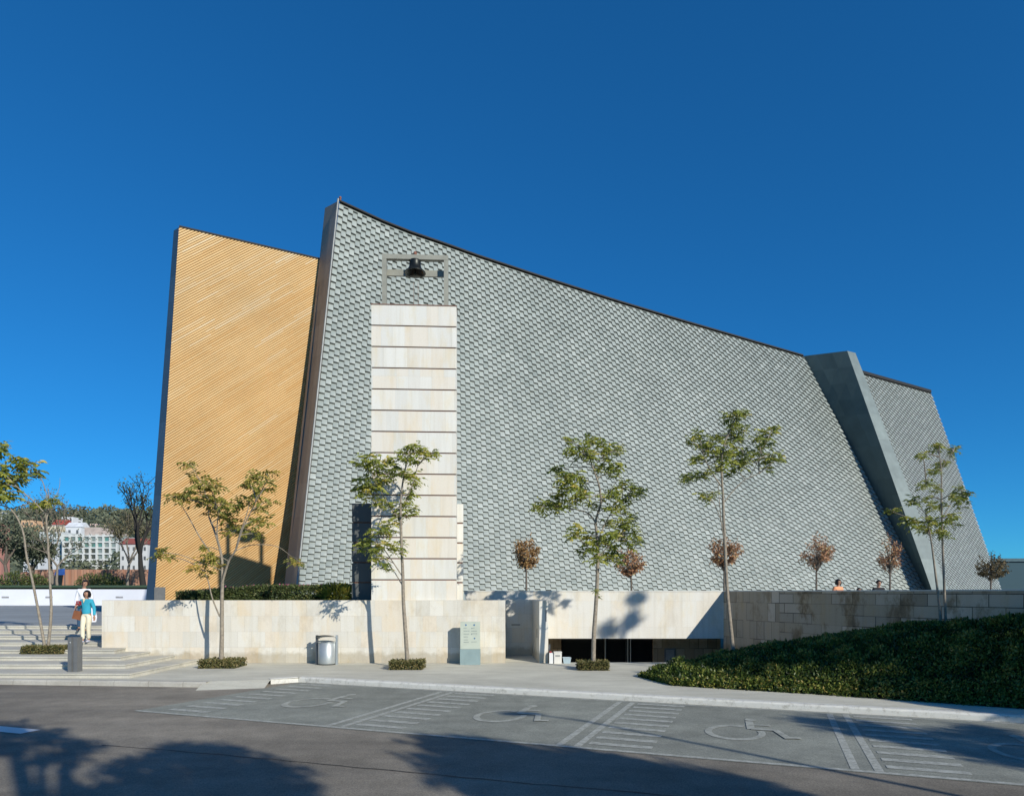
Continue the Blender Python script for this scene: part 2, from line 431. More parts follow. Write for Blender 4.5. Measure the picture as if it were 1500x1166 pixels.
# dropped ramp between the two kerbs
mb = MB()
rows = []
for i in range(9):
    t = i/8; q = Vector((lerp(kl1.x, kA.x, t), lerp(kl1.y, kA.y, t), 0))
    rows.append([(q.x, q.y, 0.0), (q.x+0.03, q.y-0.25, -0.045), (q.x+0.08, q.y-0.62, ROAD+0.012), (q.x+0.10, q.y-0.75, ROAD-0.01)])
mb.grid(rows, smooth=False)
setp(mb.build('pavement_ramp', M['pave']), kind='structure')
# kerb of the steps side
def kerb_run(mb, pts, wid, z0, z1, chip=0.012, seed=1):
    rr = random.Random(seed)
    n = 0
    pts = [Vector((p[0], p[1], 0)) for p in pts]
    for a, b in zip(pts, pts[1:]):
        d = b-a; L = d.length; d.normalize(); nrm = Vector((-d.y, d.x, 0))
        if nrm.y < 0: nrm = -nrm
        k = max(1, int(L/0.22)); rows = []
        for i in range(k+1):
            q = a+d*(L*i/k); j = rr.uniform(-chip, chip); j2 = rr.uniform(-chip, 0.0)
            zt = z1(q) if callable(z1) else z1
            rows.append([(q.x+nrm.x*0, q.y, z0), (q.x+nrm.x*(0.0+abs(j)*0.5), q.y+nrm.y*abs(j)*0.5, zt-0.03+j2),
                         (q.x+nrm.x*0.035, q.y+nrm.y*(0.035+j), zt+j2*0.3), (q.x+nrm.x*wid, q.y+nrm.y*wid, zt+0.002)])
        mb.grid(rows, smooth=False)
mb = MB()
kerb_run(mb, [(-70, kl0.y+0.42), (kl0.x, kl0.y-0.18), (kl1.x+0.1, kl1.y-0.18)], 0.2, ROAD-0.05, 0.012, 0.018)
setp(mb.build('step_kerb', M['kerbgrey']), kind='structure')
mb = MB()
L0 = (K1-K0).length
def kz(q):
    return 0.014
kerb_run(mb, [(kA.x, kA.y), (ST(-0.05, 0.02).x, ST(-0.05, 0.02).y), tuple(ST(0.15, 0)[:2]), tuple(ST(15.7, 0)[:2])], 0.2, ROAD-0.05, kz, 0.014, 4)
setp(mb.build('white_kerb', M['white']), kind='structure')
mb = MB(); kerb_run(mb, [tuple(ST(15.7, 0)[:2]), tuple(ST(40, 0)[:2])], 0.2, ROAD-0.05, 0.012, 0.01, 5)
setp(mb.build('dark_kerb', M['darkgrey']), kind='structure')

# stall paint, lines, hatching
Z1, Z2 = ROAD+0.004, ROAD+0.008
mb = MB(); mb.face([ST(0.02, 0.02, Z1), ST(-0.25, 4.75, Z1), ST(22, 4.75, Z1), ST(22, 0.02, Z1)][::-1])
setp(mb.build('parking_surface', M['stall']), kind='structure')
def strip(mb, a, b, wd, z=Z2):
    a, b = Vector(a), Vector(b); d = (b-a).normalized(); n = Vector((-d.y, d.x, 0))*wd/2
    for p in (a, b): p.z = z
    mb.face([a-n, b-n, b+n, a+n])
div = [0.0, 4.35, 8.55, 12.6, 16.8]
ln = MB()
strip(ln, ST(-0.25, 4.68), ST(22, 4.68), 0.10)
strip(ln, ST(0.3, 0.16), ST(22, 0.16), 0.07)
hb = MB()
for i, s in enumerate(div):
    if i > 0:
        for o_ in (-0.14, 0.14): strip(ln, ST(s+o_, 0.22), ST(s+o_, 4.62), 0.11)
    n = 10
    for k in range(n):
        t = 0.36+k*0.44
        strip(hb, ST(s+0.26, t), ST(s+1.22, t), 0.17, Z2+0.001)
setp(ln.build('parking_lines', M['line']), kind='structure')
setp(hb.build('parking_hatch_markings', M['line']), kind='structure')
mb = MB(); a = G(-60, 1062, ROAD); b = G(45, 1072, ROAD)
strip(mb, (a.x, a.y, 0), (b.x, b.y, 0), 0.34, Z2)
setp(mb.build('lane_marking', M['lanewhite']), kind='structure')
# thin sealed seam across the road
mb = MB()
pts = [G(x, y, ROAD) for x, y in ((150, 1091), (300, 1103), (450, 1117), (600, 1131), (760, 1146), (900, 1158), (1100, 1176))]
rr = random.Random(3)
q = []
for a, b in zip(pts, pts[1:]):
    for k in range(6): q.append(a.lerp(b, k/6)+Vector((0, rr.uniform(-0.02, 0.02), 0)))
for a, b in zip(q, q[1:]): strip(mb, a, b+(b-a)*0.05, rr.uniform(0.015, 0.035), Z1)
setp(mb.build('road_seam', plain('tar_seam', (0.03, 0.03, 0.03), 0.7)), kind='structure')

# wheelchair symbols, drawn as flat worn paint on the stalls
def wheel_symbol(s, label):
    mb = MB()
    cx, cy = s+2.55, 2.35
    lev = [0]
    def S(u, v): return ST(cx-.05+u*.86, cy-v*1.15, Z2+0.002+0.0012*lev[0])   # u along the kerb, v away from the street
    # wheel: open ring
    n = 30; a0, a1 = math.radians(75), math.radians(385)
    ring = [(-0.22+0.56*math.cos(a0+(a1-a0)*k/n), -0.28+0.56*math.sin(a0+(a1-a0)*k/n)) for k in range(n+1)]
    inn = [(-0.22+0.43*math.cos(a0+(a1-a0)*k/n), -0.28+0.43*math.sin(a0+(a1-a0)*k/n)) for k in range(n+1)]
    for k in range(n):
        mb.face([S(*inn[k]), S(*inn[k+1]), S(*ring[k+1]), S(*ring[k])])
    def bar(p, q, wd):
        lev[0] += 1; p, q = Vector((*p, 0)), Vector((*q, 0)); d = (q-p).normalized(); nn = Vector((-d.y, d.x, 0))*wd/2
        mb.face([S(*(p-nn)[:2]), S(*(q-nn)[:2]), S(*(q+nn)[:2]), S(*(p+nn)[:2])])
    lev[0] += 1
    hd = [(0.02+0.12*math.cos(2*PI*k/14), 0.80+0.12*math.sin(2*PI*k/14)) for k in range(14)]
    mb.face([S(*p) for p in hd])
    bar((0.0, 0.66), (0.06, 0.02), 0.15)
    bar((0.02, 0.38), (0.42, 0.38), 0.10)
    bar((0.06, 0.05), (0.52, 0.05), 0.14)
    bar((0.50, 0.08), (0.74, -0.52), 0.13)
    bar((0.70, -0.47), (0.95, -0.42), 0.10)
    o = mb.build('wheelchair_symbol', M['symbol'])
    return setp(o, label, 'symbol', 'wheelchair symbols painted on the parking bays')
wheel_symbol(div[0], 'worn wheelchair symbol in the bay at the sloping end of the white kerb')
wheel_symbol(div[1], 'worn wheelchair symbol in the bay below the bell tower, second from the kerb end')
wheel_symbol(div[2], 'worn wheelchair symbol in front of the dark hedge, clear of the edge of the picture')
wheel_symbol(div[3], 'partly cut off wheelchair symbol at the right edge beside the last hatching')

# steps up to the plaza
def stp(px, py, z): return G(px, py, z)
ys = [18.0, 18.95, 20.0, 21.1, 22.2, 23.4, 24.6, 25.7]
corner = [(-9.86, 17.6), (-10.6, 18.7), (-11.3, 19.7), (-12.0, 20.6), (-12.75, 21.4)]
wallx = [-9.8, -10.58, -11.35, -12.12, -12.86]
mb = MB()
for k in range(8):
    z0, z1 = 0.12*k-0.02, 0.12*(k+1)
    if k < 5:
        poly = [(-70, ys[k]+0.4), (corner[k][0], corner[k][1]), (wallx[k], 21.42), (wallx[k], 21.6), (-12.62, 21.6), (-12.62, 26), (-70, 26)]
        if k == 4: poly = [(-70, ys[k]+0.4), (-13.3, 22.0), (-12.86, 21.42), (-12.62, 21.6), (-12.62, 26), (-70, 26)]
    else:
        poly = [(-70, ys[k]+0.2), (-12.62, ys[k]), (-12.62, 26), (-70, 26)]
    # nosed step: riser set back a little under a paler lip
    mb.mat = 0
    mb.prism(poly, z0, z1-0.035, top=False)
    lip = [(-70, poly[0][1]-0.03), (poly[1][0]+0.02, poly[1][1]-0.03)] + [(p[0]+(0.02 if i == 0 else 0), p[1]) for i, p in enumerate(poly[2:])]
    mb.prism(lip, z1-0.035, z1, bottom=True)
setp(mb.build('steps', M['step']), kind='structure')

# plaza level: behind the steps, behind the walls
mb = MB()
for q in ([(-160, 25.95), (-12.6, 25.95), (-12.6, 67.3), (-160, 67.3)], [(-12.6, 25.3), (7.8, 25.3), (7.8, 64), (-12.6, 64)],
          [(-12.6, 21.75), (-0.3, 21.75), (-0.3, 25.3), (-12.6, 25.3)],
          [(7.8, 25.3), (8.1, 25.0), (14.6, 7.0), (80, 7.0), (80, 64), (7.8, 64)]):
    mb.face([(p[0], p[1], PLAZA) for p in q])
setp(mb.build('plaza', M['plaza']), kind='structure')

# sunken entrance court
mb = MB()
for k in range(14):
    y0 = 21.6+k*0.2; z = -0.15*k
    mb.box(1.0, y0, z-0.15-0.02, 8.9, y0+0.2, z-0.15, 'yZ')
setp(mb.build('court_steps', M['pave']), kind='structure')
mb = MB(); mb.face([(1.0, 24.4, -2.25), (8.9, 24.4, -2.25), (8.9, 29, -2.25), (1.0, 29, -2.25)])
setp(mb.build('court_floor', M['pave']), kind='structure')

# ------------------------------------------------------------------ walls
WALLTOP = 1.965
ft = thing('retaining_wall', 'long low cream stone wall running from the steps to the doorway recess', 'wall', (-6, 21.5, 0))
mb = MB()
mb.box(-12.86, 21.40, -0.2, -0.214, 21.72, WALLTOP, 'xXyYZ')
mb.build('wall', M['wallstone'], ft)
mb = MB(); mb.box(-0.30, 21.72, -0.2, -0.214, 23.6, WALLTOP, 'xXZ'); mb.build('return_wall', M['wallstone'], ft)
# recess behind the doorway gap
rc = thing('recess_wall', 'plain shaded stone wall at the back of the doorway gap', 'wall', (0.3, 23.7, 0))
mb = MB(); mb.box(-0.3, 23.6, -0.2, 1.0, 23.85, WALLTOP, 'yZYxX'); mb.build('wall', M['wallstone'], rc)
mb = MB(); mb.box(-0.02, 23.58, 1.08, 0.28, 23.6, 1.11, 'yzZxX'); mb.build('slot', M['darkgrey'], rc)
mb = MB(); mb.face([(-0.3, 21.6, 0.003), (0.86, 21.6, 0.003), (0.86, 23.6, 0.05), (-0.3, 23.6, 0.05)])
setp(mb.build('recess_floor', M['pave']), kind='structure')
pr = thing('stone_pier', 'narrow white stone pier between the doorway gap and the sunken entrance', 'pier', (1, 21.5, 0))
mb = MB()
mb.face([(0.856, 21.38, -0.2), (1.134, 21.38, -0.2), (1.134, 21.38, WALLTOP-0.01), (0.856, 21.38, WALLTOP-0.01)])
mb.face([(1.134, 21.38, -2.3), (1.134, 26.9, -2.3), (1.134, 26.9, WALLTOP-0.01), (1.134, 21.38, WALLTOP-0.01)])
mb.face([(0.70, 23.6, -0.2), (0.856, 21.38, -0.2), (0.856, 21.38, WALLTOP-0.01), (0.70, 23.6, WALLTOP-0.01)])
mb.face([(0.856, 21.38, WALLTOP-0.01), (1.134, 21.38, WALLTOP-0.01), (1.134, 26.9, WALLTOP-0.01), (0.70, 23.6, WALLTOP-0.01)])
mb.build('shaft', M['smoothstone'], pr)
mb = MB(); mb.box(1.134, 21.40, 0.40, 1.20, 21.52, 0.46); mb.face([(1.134, 21.37, 0.40), (1.2, 21.37, 0.43), (1.2, 21.37, 0.62), (1.15, 21.37, 0.56)])
mb.build('wall_lamp', M['steeldark'], pr)
mb = MB(); mb.box(0.80, 22.0, 0.75, 0.815, 22.12, 1.05); mb.build('call_panel', M['steeldark'], pr)
mb = MB()
mb.box(1.045, 21.372, 1.30, 1.085, 21.378, 1.66, 'yxXzZ')
mb.build('small_plaque', plain('grey_marks', (0.25, 0.25, 0.24), 0.8), pr)

LD = 25.0
LC = 7.75
lw = thing('entrance_wall', 'bright smooth stone wall hanging over the sunken glass entrance', 'wall', (4, LD, 0))
mb = MB()
mb.box(-1.75, LD, 0.525, LC, LD+0.3, 2.24, 'yYZxX')
mb.face([(1.134, LD, 0.525), (1.134, LD+2.0, 0.525), (LC, LD+2.0, 0.525), (LC, LD, 0.525)])
mb.build('wall', M['smoothstone'], lw)
mb = MB(); mb.box(-1.78, LD-0.02, 2.243, LC, LD+0.32, 2.275); mb.build('coping', M['coping'], lw)
# glass entrance
bd = LD+2.0
ge = thing('glass_entrance', 'dark glazed entrance doors below the overhanging stone wall', 'entrance', (4, bd, -2.25))
xa, xb = (822-750)*bd/F, (957-750)*bd/F
mb = MB()
mb.box(1.134, bd, -2.3, xa, bd+0.3, 0.52, 'yX'); mb.build('stone_surround', M['rwallslab'], ge)
mb = MB(); mb.box(xb, bd, -2.3, LC+0.5, bd+0.3, 0.52, 'yx'); mb.build('stone_surround', M['rwallslab'], ge)
mb = MB(); mb.face([(xa, bd+0.12, -2.3), (xb, bd+0.12, -2.3), (xb, bd+0.12, 0.52), (xa, bd+0.12, 0.52)]); mb.build('glass', M['glassdark'], ge)
for px in (868, 887, 918):
    x = (px-750)*bd/F
    mb = MB(); mb.box(x-0.03, bd+0.04, -2.25, x+0.03, bd+0.118, 0.52, 'yxX'); mb.build('mullion', M['doorframe'], ge)
for px in (886.5, 919.5, 923.5):
    x = (px-750)*bd/F
    mb = MB(); mb.tube([(x, bd-0.03, -1.4), (x, bd-0.03, 0.40)], 0.022, 8); mb.build('door_handle', M['steel'], ge)
pn = thing('wall_panel', 'pale grey service panel with darker frame beside the glass doors', 'panel', P(981, 960, bd))
x0, x1 = (973-750)*bd/F, (989-750)*bd/F; z1 = 2.2-(949-868)*bd/F
mb = MB(); mb.box(x0, bd-0.05, z1-1.0, x1, bd-0.002, z1); mb.build('frame', plain('panel_frame', (0.16, 0.17, 0.17), 0.6), pn)
mb = MB(); mb.box(x0+0.06, bd-0.06, z1-0.94, x1-0.06, bd-0.051, z1-0.06, 'yxXzZ'); mb.build('face', plain('panel_face', (0.30, 0.31, 0.30), 0.6), pn)

# right wall, in its own shade
ra = 0.36
rd = Vector((ra, -1, 0)).normalized()
def RW(s, z, off=0.0):     # s metres from the corner towards the street
    n = Vector((-rd.y, rd.x, 0)); n = n if n.x > 0 else -n
    q = Vector((LC, LD, 0))+rd*s+n*off
    return (q.x, q.y, z)
rw = thing('side_retaining_wall', 'long stained brown stone wall in shade behind the dark hedge', 'wall', RW(6, 0))
mb = MB()
def rq(mb, s0, s1, z0, z1, off=0.0):
    mb.face([RW(s0, z0, off), RW(s1, z0, off), RW(s1, z1, off), RW(s0, z1, off)], uv=[(s0, z0), (s1, z0), (s1, z1), (s0, z1)])
rq(mb, 2.9, 20, -2.3, 2.24)
mb.face([RW(20, -1, 0), RW(20, -1, .4), RW(20, 2.24, .4), RW(20, 2.24, 0)])
mb.face([RW(0, PLAZA-.5, .4), RW(20, PLAZA-.5, .4), RW(20, 2.24, .4), RW(0, 2.24, .4)][::-1])
mb.build('block_face', M['rwallstone'], rw)
mb = MB(); rq(mb, 0, 2.9, -2.3, 2.24); mb.build('slab_face', M['rwallslab'], rw)
mb = MB()
lo = [RW(-0.2, 2.243, -0.02), RW(20, 2.243, -0.02), RW(20, 2.243, 0.42), RW(-0.2, 2.243, 0.42)]
hi = [(a, b, 2.275) for a, b, c in lo]
mb.hexa(lo, hi); mb.build('coping', M['coping'], rw)

# ------------------------------------------------------------------ bell tower
TA = math.radians(-3.0)    # the tower's face turns a little away from the wall
tl = P(544, 880, 21.42)
def TW(u, v): # u across the face, v back
    q = Matrix.Rotation(-TA, 2) @ Vector((u, v))
    return (tl.x+q.x, tl.y+q.y)
TW_W = 124*21.48/F
bt = thing('bell_tower', 'tall pale stone slab tower with brown joints rising above the cream wall', 'bell tower', (tl.x, tl.y, 0))
pitch = 31.0*21.45/F
ztop = EYE+(868-447)*21.45/F
mb = MB(); jb = MB()
def tower_prism(m, u0, u1, v0, v1, z0, z1, du=0.0):
    p = [TW(u0, v0), TW(u1, v0), TW(u1, v1), TW(u0, v1)]
    for i in range(4):
        a, b = p[i], p[(i+1) % 4]
        L = math.hypot(b[0]-a[0], b[1]-a[1])
        m.face([(*a, z0), (*b, z0), (*b, z1), (*a, z1)], uv=[(du, z0), (du+L, z0), (du+L, z1), (du, z1)])
    m.face([(*q, z1) for q in p]); m.face([(*q, z0) for q in p[::-1]])
z = ztop; k = 0
rr = random.Random(5)
while z > 0.5:
    z0 = max(z-pitch+0.042, 0.3)
    tower_prism(mb, 0, TW_W, 0, 0.66, z0, z, du=rr.uniform(0, 40))
    z -= pitch; k += 1
tower_prism(jb, 0.035, TW_W-0.035, 0.035, 0.625, 0.3, ztop-0.1)
mb.build('stone_courses', M['towerstone'], bt)
jb.build('recessed_joints', M['joint'], bt)
mb = MB(); tower_prism(mb, -0.015, TW_W+0.015, -0.015, 0.675, ztop+0.002, ztop+0.03); mb.build('top_cap', M['joint'], bt)
# the lower wing wall crossing behind the tower
wg = MB(); wj = MB(); wd_ = MB()
zt = EYE+(868-738)*22.2/F
wz = zt; wp = 0.645
u0 = (518-750)*22.15/F-tl.x; u1 = (680.5-750)*22.3/F-tl.x
while wz > 0.9:
    z0 = max(wz-wp+0.05, 0.8)
    tower_prism(wg, TW_W*.5, u1, 0.68, 1.05, z0, wz, du=rr.uniform(0, 30))
    tower_prism(wd_, u0, TW_W*.5-.004, 0.68, 1.05, z0, wz)
    wz -= wp
tower_prism(wj, u0+0.03, u1-0.03, 0.71, 1.02, 0.8, zt-0.06)
wg.build('wing_wall', M['towerstone'], bt); wd_.build('shaded_wing_wall', plain('wing_painted_shade', (0.085, 0.092, 0.088), 0.6, var=.12, scale=.8), bt); wj.build('wing_joints', M['joint'], bt)  # left half coloured dark to paint in the tower's shadow
# bell frame on top
def zz(py, d=21.6): return EYE+(868-py)*d/F
uf0, uf1 = (558-544)*21.6/F, (655-544)*21.6/F
ft0 = zz(378); fb = ztop+0.03
fr = thing('belfry', 'grey steel frame standing on top of the stone tower', 'frame', (*TW(TW_W/2, 0.3), ztop))
def fbox(m, u0, u1, v0, v1, z0, z1):
    p = [TW(u0, v0), TW(u1, v0), TW(u1, v1), TW(u0, v1)]
    m.hexa([(*q, z0) for q in p], [(*q, z1) for q in p])
for a in (uf0, uf1-0.14):
    mb = MB(); fbox(mb, a, a+0.14, 0.20, 0.35, fb, ft0); mb.build('post', M['framepaint'], fr)
mb = MB(); fbox(mb, uf0+0.002, uf1-0.002, 0.195, 0.355, ft0+0.002, ft0+0.15); mb.build('top_beam', M['framepaint'], fr)
mb = MB(); zb = zz(405, 22.0); fbox(mb, uf0+0.05, uf1-0.05, 0.50, 0.57, zb, zb+0.20); mb.build('cross_beam', M['framepaint'], fr)
for a in (uf0, uf1-0.14):
    mb = MB(); fbox(mb, a+0.03, a+0.11, 0.352, 0.498, zb+0.03, zb+0.12); mb.build('bracket', M['steeldark'], fr)
mb = MB()
bc = TW((606-544)*21.6/F, 0.28)
mb.lathe([(0.0, 0.0), (0.05, 0.0), (0.06, 0.09), (0.03, 0.13), (0, 0.13)], (bc[0], bc[1], ft0+0.152), 10); mb.build('ridge_bracket', M['rust'], fr)
for du in (-0.05, 0.09):
    mb = MB(); mb.tube([(bc[0]+du, bc[1]+0.02, fb), (bc[0]+du, bc[1]+0.02, zz(410))], 0.008, 5); mb.build('bell_cable', M['wire'], fr)
be = thing('bell', 'dark bronze bell hanging in the frame above the tower', 'bell', (bc[0], bc[1], ft0))
mb = MB()
hb_ = ft0-0.0
mb.lathe([(0.0, -0.004), (0.175, -0.004), (0.185, -0.03), (0.18, -0.10), (0.185, -0.17), (0.205, -0.24), (0.245, -0.30), (0.305, -0.35), (0.335, -0.385), (0.34, -0.41),
          (0.31, -0.405), (0.2, -0.33), (0.12, -0.2), (0, -0.15)], (bc[0], bc[1], hb_), 28)
mb.build('bell_body', M['bronze'], be)
mb = MB(); mb.tube([(bc[0], bc[1], hb_-0.15), (bc[0], bc[1], hb_-0.40)], 0.018, 6); mb.ellipsoid((bc[0], bc[1], hb_-0.42), (0.045, 0.045, 0.05)); mb.build('clapper', M['bronze'], be)

# ------------------------------------------------------------------ church
ch = thing('church', 'large leaning church clad in pale zinc tiles with an ochre ribbed wing', 'church', (0, 36, PLAZA))
topc = [(497, 296), (560, 325), (600, 341), (650, 358), (700, 376), (800, 409), (900, 441), (1000, 471), (1100, 500), (1176, 522)]
T0D, T1D, B0D, B1D = 34.7, 44.4, 31.6, 41.0
# parameter u by plan position along the top edge
def top_pts():
    out = []
    # depth runs so that the plan is a straight line
    A = Vector(((topc[0][0]-750)*T0D/F, T0D)); B = Vector(((topc[-1][0]-750)*T1D/F, T1D))
    for px, py in topc:
        k = (px-750)/F
        # A + t(B-A) with x = k*y
        t = (k*A.y-A.x)/((B.x-A.x)-k*(B.y-A.y))
        y = A.y+t*(B.y-A.y); x = A.x+t*(B.x-A.x)
        out.append((t, Vector((x, y, EYE-(py-868)*y/F))))
    return out
TP = top_pts()
def Tc(u):
    for (t0, p0), (t1, p1) in zip(TP, TP[1:]):
        if u <= t1 or t1 >= 0.999:
            return p0.lerp(p1, (u-t0)/(t1-t0))
    return TP[-1][1]
B0 = P(431.5, 868+(EYE-0.9)*F/B0D, B0D); B1 = P(1374, 868+(EYE-0.9)*F/B1D, B1D)
def Bc(u): return B0.lerp(B1, u)
def flare(u, v, px0, px1, f):
    k = lerp((px0-750)/F, (px1-750)/F, u); f = f*(1-u)
    return Vector((k, 1.0, 0.18))*(f*4*v*(1-v) if v < 1 else -f*4*(v-1))
def Sf(u, v): return Tc(u).lerp(Bc(u), v)+flare(u, v, 465, 1270, 0.35)
def tile_surface(name, Sfun, ncol, nrow_fn, maxrow, parent, seed, amp=1.0, bend=0.185):
    rr = random.Random(seed)
    tl_ = MB(); bk = MB()
    S = Sfun
    def fv(x): return x*(1+bend)-bend*x*x if x < 1 else 1+(1-bend)*(x-1)
    ts = [0.0, 0.17, 0.40, 0.64, 0.82, 0.895, 0.91, 0.945]
    prof = [0.0, 0.026, 0.054, 0.078, 0.094, 0.099, 0.090, 0.004]
    for i in range(ncol):
        u0, u1 = i/ncol, (i+1)/ncol
        um = (u0+u1)/2
        nr = nrow_fn(um)
        du = (S(min(1, um+0.02), .5)-S(um-0.02, .5)).normalized()
        for j in range(-1, maxrow+1):
            r0 = j+(0.5 if i % 2 else 0.0)
            a, b = r0/nr, (r0+1)/nr
            a, b = fv(a), fv(b)
            if b <= 0.004: continue
            a = max(a, 0.004)
            if S(um, a).z < 0.7: break
            p00, p10, p01, p11 = S(u0, a), S(u1, a), S(u0, b), S(u1, b)
            dn = (p01-p00)
            nrm = dn.cross(p10-p00).normalized()
            if nrm.y > 0: nrm = -nrm
            g = 0.012
            tn = rr.gauss(0.42+0.16*(a+b)/2, 0.15)+0.13*mnoise.noise(Vector((p00.x*.25, p00.z*.10, seed)))  # mean tint rises downward to paint in stronger light low on the facade
            tilt = rr.uniform(-0.008, 0.008); tilt2 = rr.uniform(-0.006, 0.006)
            rows = []
            for t, h in zip(ts, prof):
                L = p00.lerp(p01, t); Rr = p10.lerp(p11, t)
                row = []
                for s_, hh in ((g, 0.88), (0.2, 0.97), (0.5, 1.0), (0.8, 0.97), (1-g, 0.88)):
                    row.append(L.lerp(Rr, s_)+nrm*(h*hh*amp+tilt*(s_-.5)+tilt2*t))
                rows.append(row)
            tl_.mat = 0; tl_.grid(rows[:-2], tint=min(1, max(0, tn)))
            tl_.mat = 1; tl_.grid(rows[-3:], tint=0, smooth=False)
    # dark backing just behind
    n = 40; m = 8
    rows = []
    for j in range(m+1):
        row = []
        for i in range(n+1):
            p = S(i/n, j/m); 
            row.append(p+Vector((0.0, 0.05, 0.0)))
        rows.append(row)
    bk.grid(rows, smooth=False)
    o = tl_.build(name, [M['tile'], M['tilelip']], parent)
    bk.build('tile_backing', M['tileback'], o)
    return o
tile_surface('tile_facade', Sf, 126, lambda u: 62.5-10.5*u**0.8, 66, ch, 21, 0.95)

# trims of the big facade
mb = MB()
n = 40
for i in range(n):
    a, b = Tc(i/n), Tc((i+1)/n)
    f = Vector((0.0, -0.12, 0)); bk = Vector((0.2, 0.9, -0.05)); up = Vector((0, 0, 0.075))
    mb.hexa([a+f, b+f, b+bk, a+bk], [a+f+up, b+f+up, b+bk+up, a+bk+up])
mb.build('roof_edge_trim', M['trim'], ch)
# left end wall (thickness of the shell)
BT = P(476, 305, 36.1); BB = P(411, 868+(EYE-0.9)*F/32.9, 32.9)
T0p = Tc(0)+Vector((0, 0, 0.075))
mb = MB()
n = 26
for i in range(n):
    a, b = i/n, (i+1)/n
    g = 0.0
    for k in range(2):
        c0, c1 = k/2, (k+1)/2
        def Q(s, v): return T0p.lerp(BT, s).lerp(B0.lerp(BB, s), v)+flare(0, v, 465, 1270, 0.35)
        pts = [Q(c1, b), Q(c0, b), Q(c0, a+g/2), Q(c1, a+g/2)]
        mb.face(pts, uv=[(c1, b*20), (c0, b*20), (c0, a*20), (c1, a*20)], tint=R.random())
mb.build('end_wall', tinted('end_wall_panels', [(0, (0.27, 0.215, 0.165)), (1, (0.325, 0.265, 0.205))], 0.7, nscale=0.7), ch)
mb = MB()
dv = Vector((-0.02, -0.14, 0))
mb.tube([T0p.lerp(B0, k/20)+flare(0, k/20, 465, 1270, 0.35)+dv for k in range(21)], 0.05, 6); mb.build('corner_trim', M['edge'], ch)
mb = MB()
c0 = T0p+Vector((0.05, 0.0, 0.0)); mb.tube([c0, c0+Vector((0, 0, 0.10))], 0.045, 8); mb.ellipsoid(c0+Vector((0, 0, 0.13)), (0.07, 0.07, 0.07)); mb.build('beacon', M['rust'], ch)
# bulk of the building behind the shell
mb = MB()
back = [Tc(i/20)+Vector((1.0, 9.0, -3.0)) for i in range(21)]
for i in range(20):
    a, b = Tc(i/20)+Vector((0.2, 0.9, 0)), Tc((i+1)/20)+Vector((0.2, 0.9, 0))
    mb.face([a, b, back[i+1], back[i]])
mb.face([BT+Vector((0.1, 0, -0.02)), back[0], Vector((back[0].x, back[0].y, 0.9)), Vector((BB.x+0.1, BB.y, 0.9))])
mb.face([Tc(1)+Vector((0, .05, 0)), B1+Vector((0, .05, 0)), Vector((back[-1].x, back[-1].y, 0.9)), back[-1]])
mb.build('roof_shell', M['zinc'], ch)

# fin between the two tile faces
FT = P(1241, 514, 42.8); FB = P(1378, 868+(EYE-0.9)*F/39.8, 39.8)
FT2 = P(1253, 517, 43.3); FB2 = P(1404, 868+(EYE-0.9)*F/40.1, 40.1)
RT = Tc(1)+Vector((0.02, 0.12, 0.05)); RB = B1+Vector((0.02, 0.12, 0))
mb = MB()
n = 16
rr = random.Random(8)
for i in range(n):
    a, b = i/n, (i+1)/n
    k = 3
    off = rr.uniform(0, 0.2)
    cs = [0, 0.3+off*.5, 0.65+off*.4, 1.0]
    for c0, c1 in zip(cs, cs[1:]):
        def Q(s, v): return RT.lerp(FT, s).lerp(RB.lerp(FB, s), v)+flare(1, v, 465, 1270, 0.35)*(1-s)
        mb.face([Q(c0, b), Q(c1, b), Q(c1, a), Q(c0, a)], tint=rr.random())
mb.build('fin_side', tinted('fin_side_panels', [(0, (0.065, 0.10, 0.10)), (1, (0.088, 0.128, 0.125))], 0.6, 0.2, nscale=0.8, namt=0.6), ch)  # coloured darker than the fin front, shade of this side put into colour
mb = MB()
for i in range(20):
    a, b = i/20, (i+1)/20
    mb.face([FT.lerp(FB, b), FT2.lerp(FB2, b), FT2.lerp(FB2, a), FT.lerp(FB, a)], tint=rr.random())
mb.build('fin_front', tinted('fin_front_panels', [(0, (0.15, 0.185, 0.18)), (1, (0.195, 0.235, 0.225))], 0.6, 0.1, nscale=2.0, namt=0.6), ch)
mb = MB()
fb2 = RT+Vector((1.6, 5.5, 0.3)); 
mb.face([RT, FT, FT2, fb2]); mb.face([FT2, FB2, Vector((fb2.x+3, fb2.y, .9)), fb2]); mb.build('fin_top', M['zinc'], ch)

# second tiled face beyond the fin
S0, S1 = P(1236, 540, 49.0), P(1363, 575.5, 54.0)
Q0 = P(1395, 868+(EYE-0.9)*F/44.0, 44.0); Q1 = P(1477, 868+(EYE-0.9)*F/50.5, 50.5)
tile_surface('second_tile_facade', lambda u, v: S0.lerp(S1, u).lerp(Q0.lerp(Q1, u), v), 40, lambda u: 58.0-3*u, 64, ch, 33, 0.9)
mb = MB()
f = Vector((0.0, -0.12, 0)); bk = Vector((0.5, 1.2, -0.05)); up = Vector((0, 0, 0.2))
mb.hexa([S0+f, S1+f, S1+bk, S0+bk], [S0+f+up, S1+f+up, S1+bk+up, S0+bk+up]); mb.build('second_roof_trim', M['trim'], ch)
mb = MB()
sb = S1+Vector((2, 9, -3)); s0b = S0+Vector((2, 9, -3))
mb.face([S1+Vector((0, .05, 0)), Q1+Vector((0, .05, 0)), Vector((sb.x, sb.y, .9)), sb]); mb.face([S0+bk, S1+bk, sb, s0b]); mb.build('second_roof_shell', M['zinc'], ch)

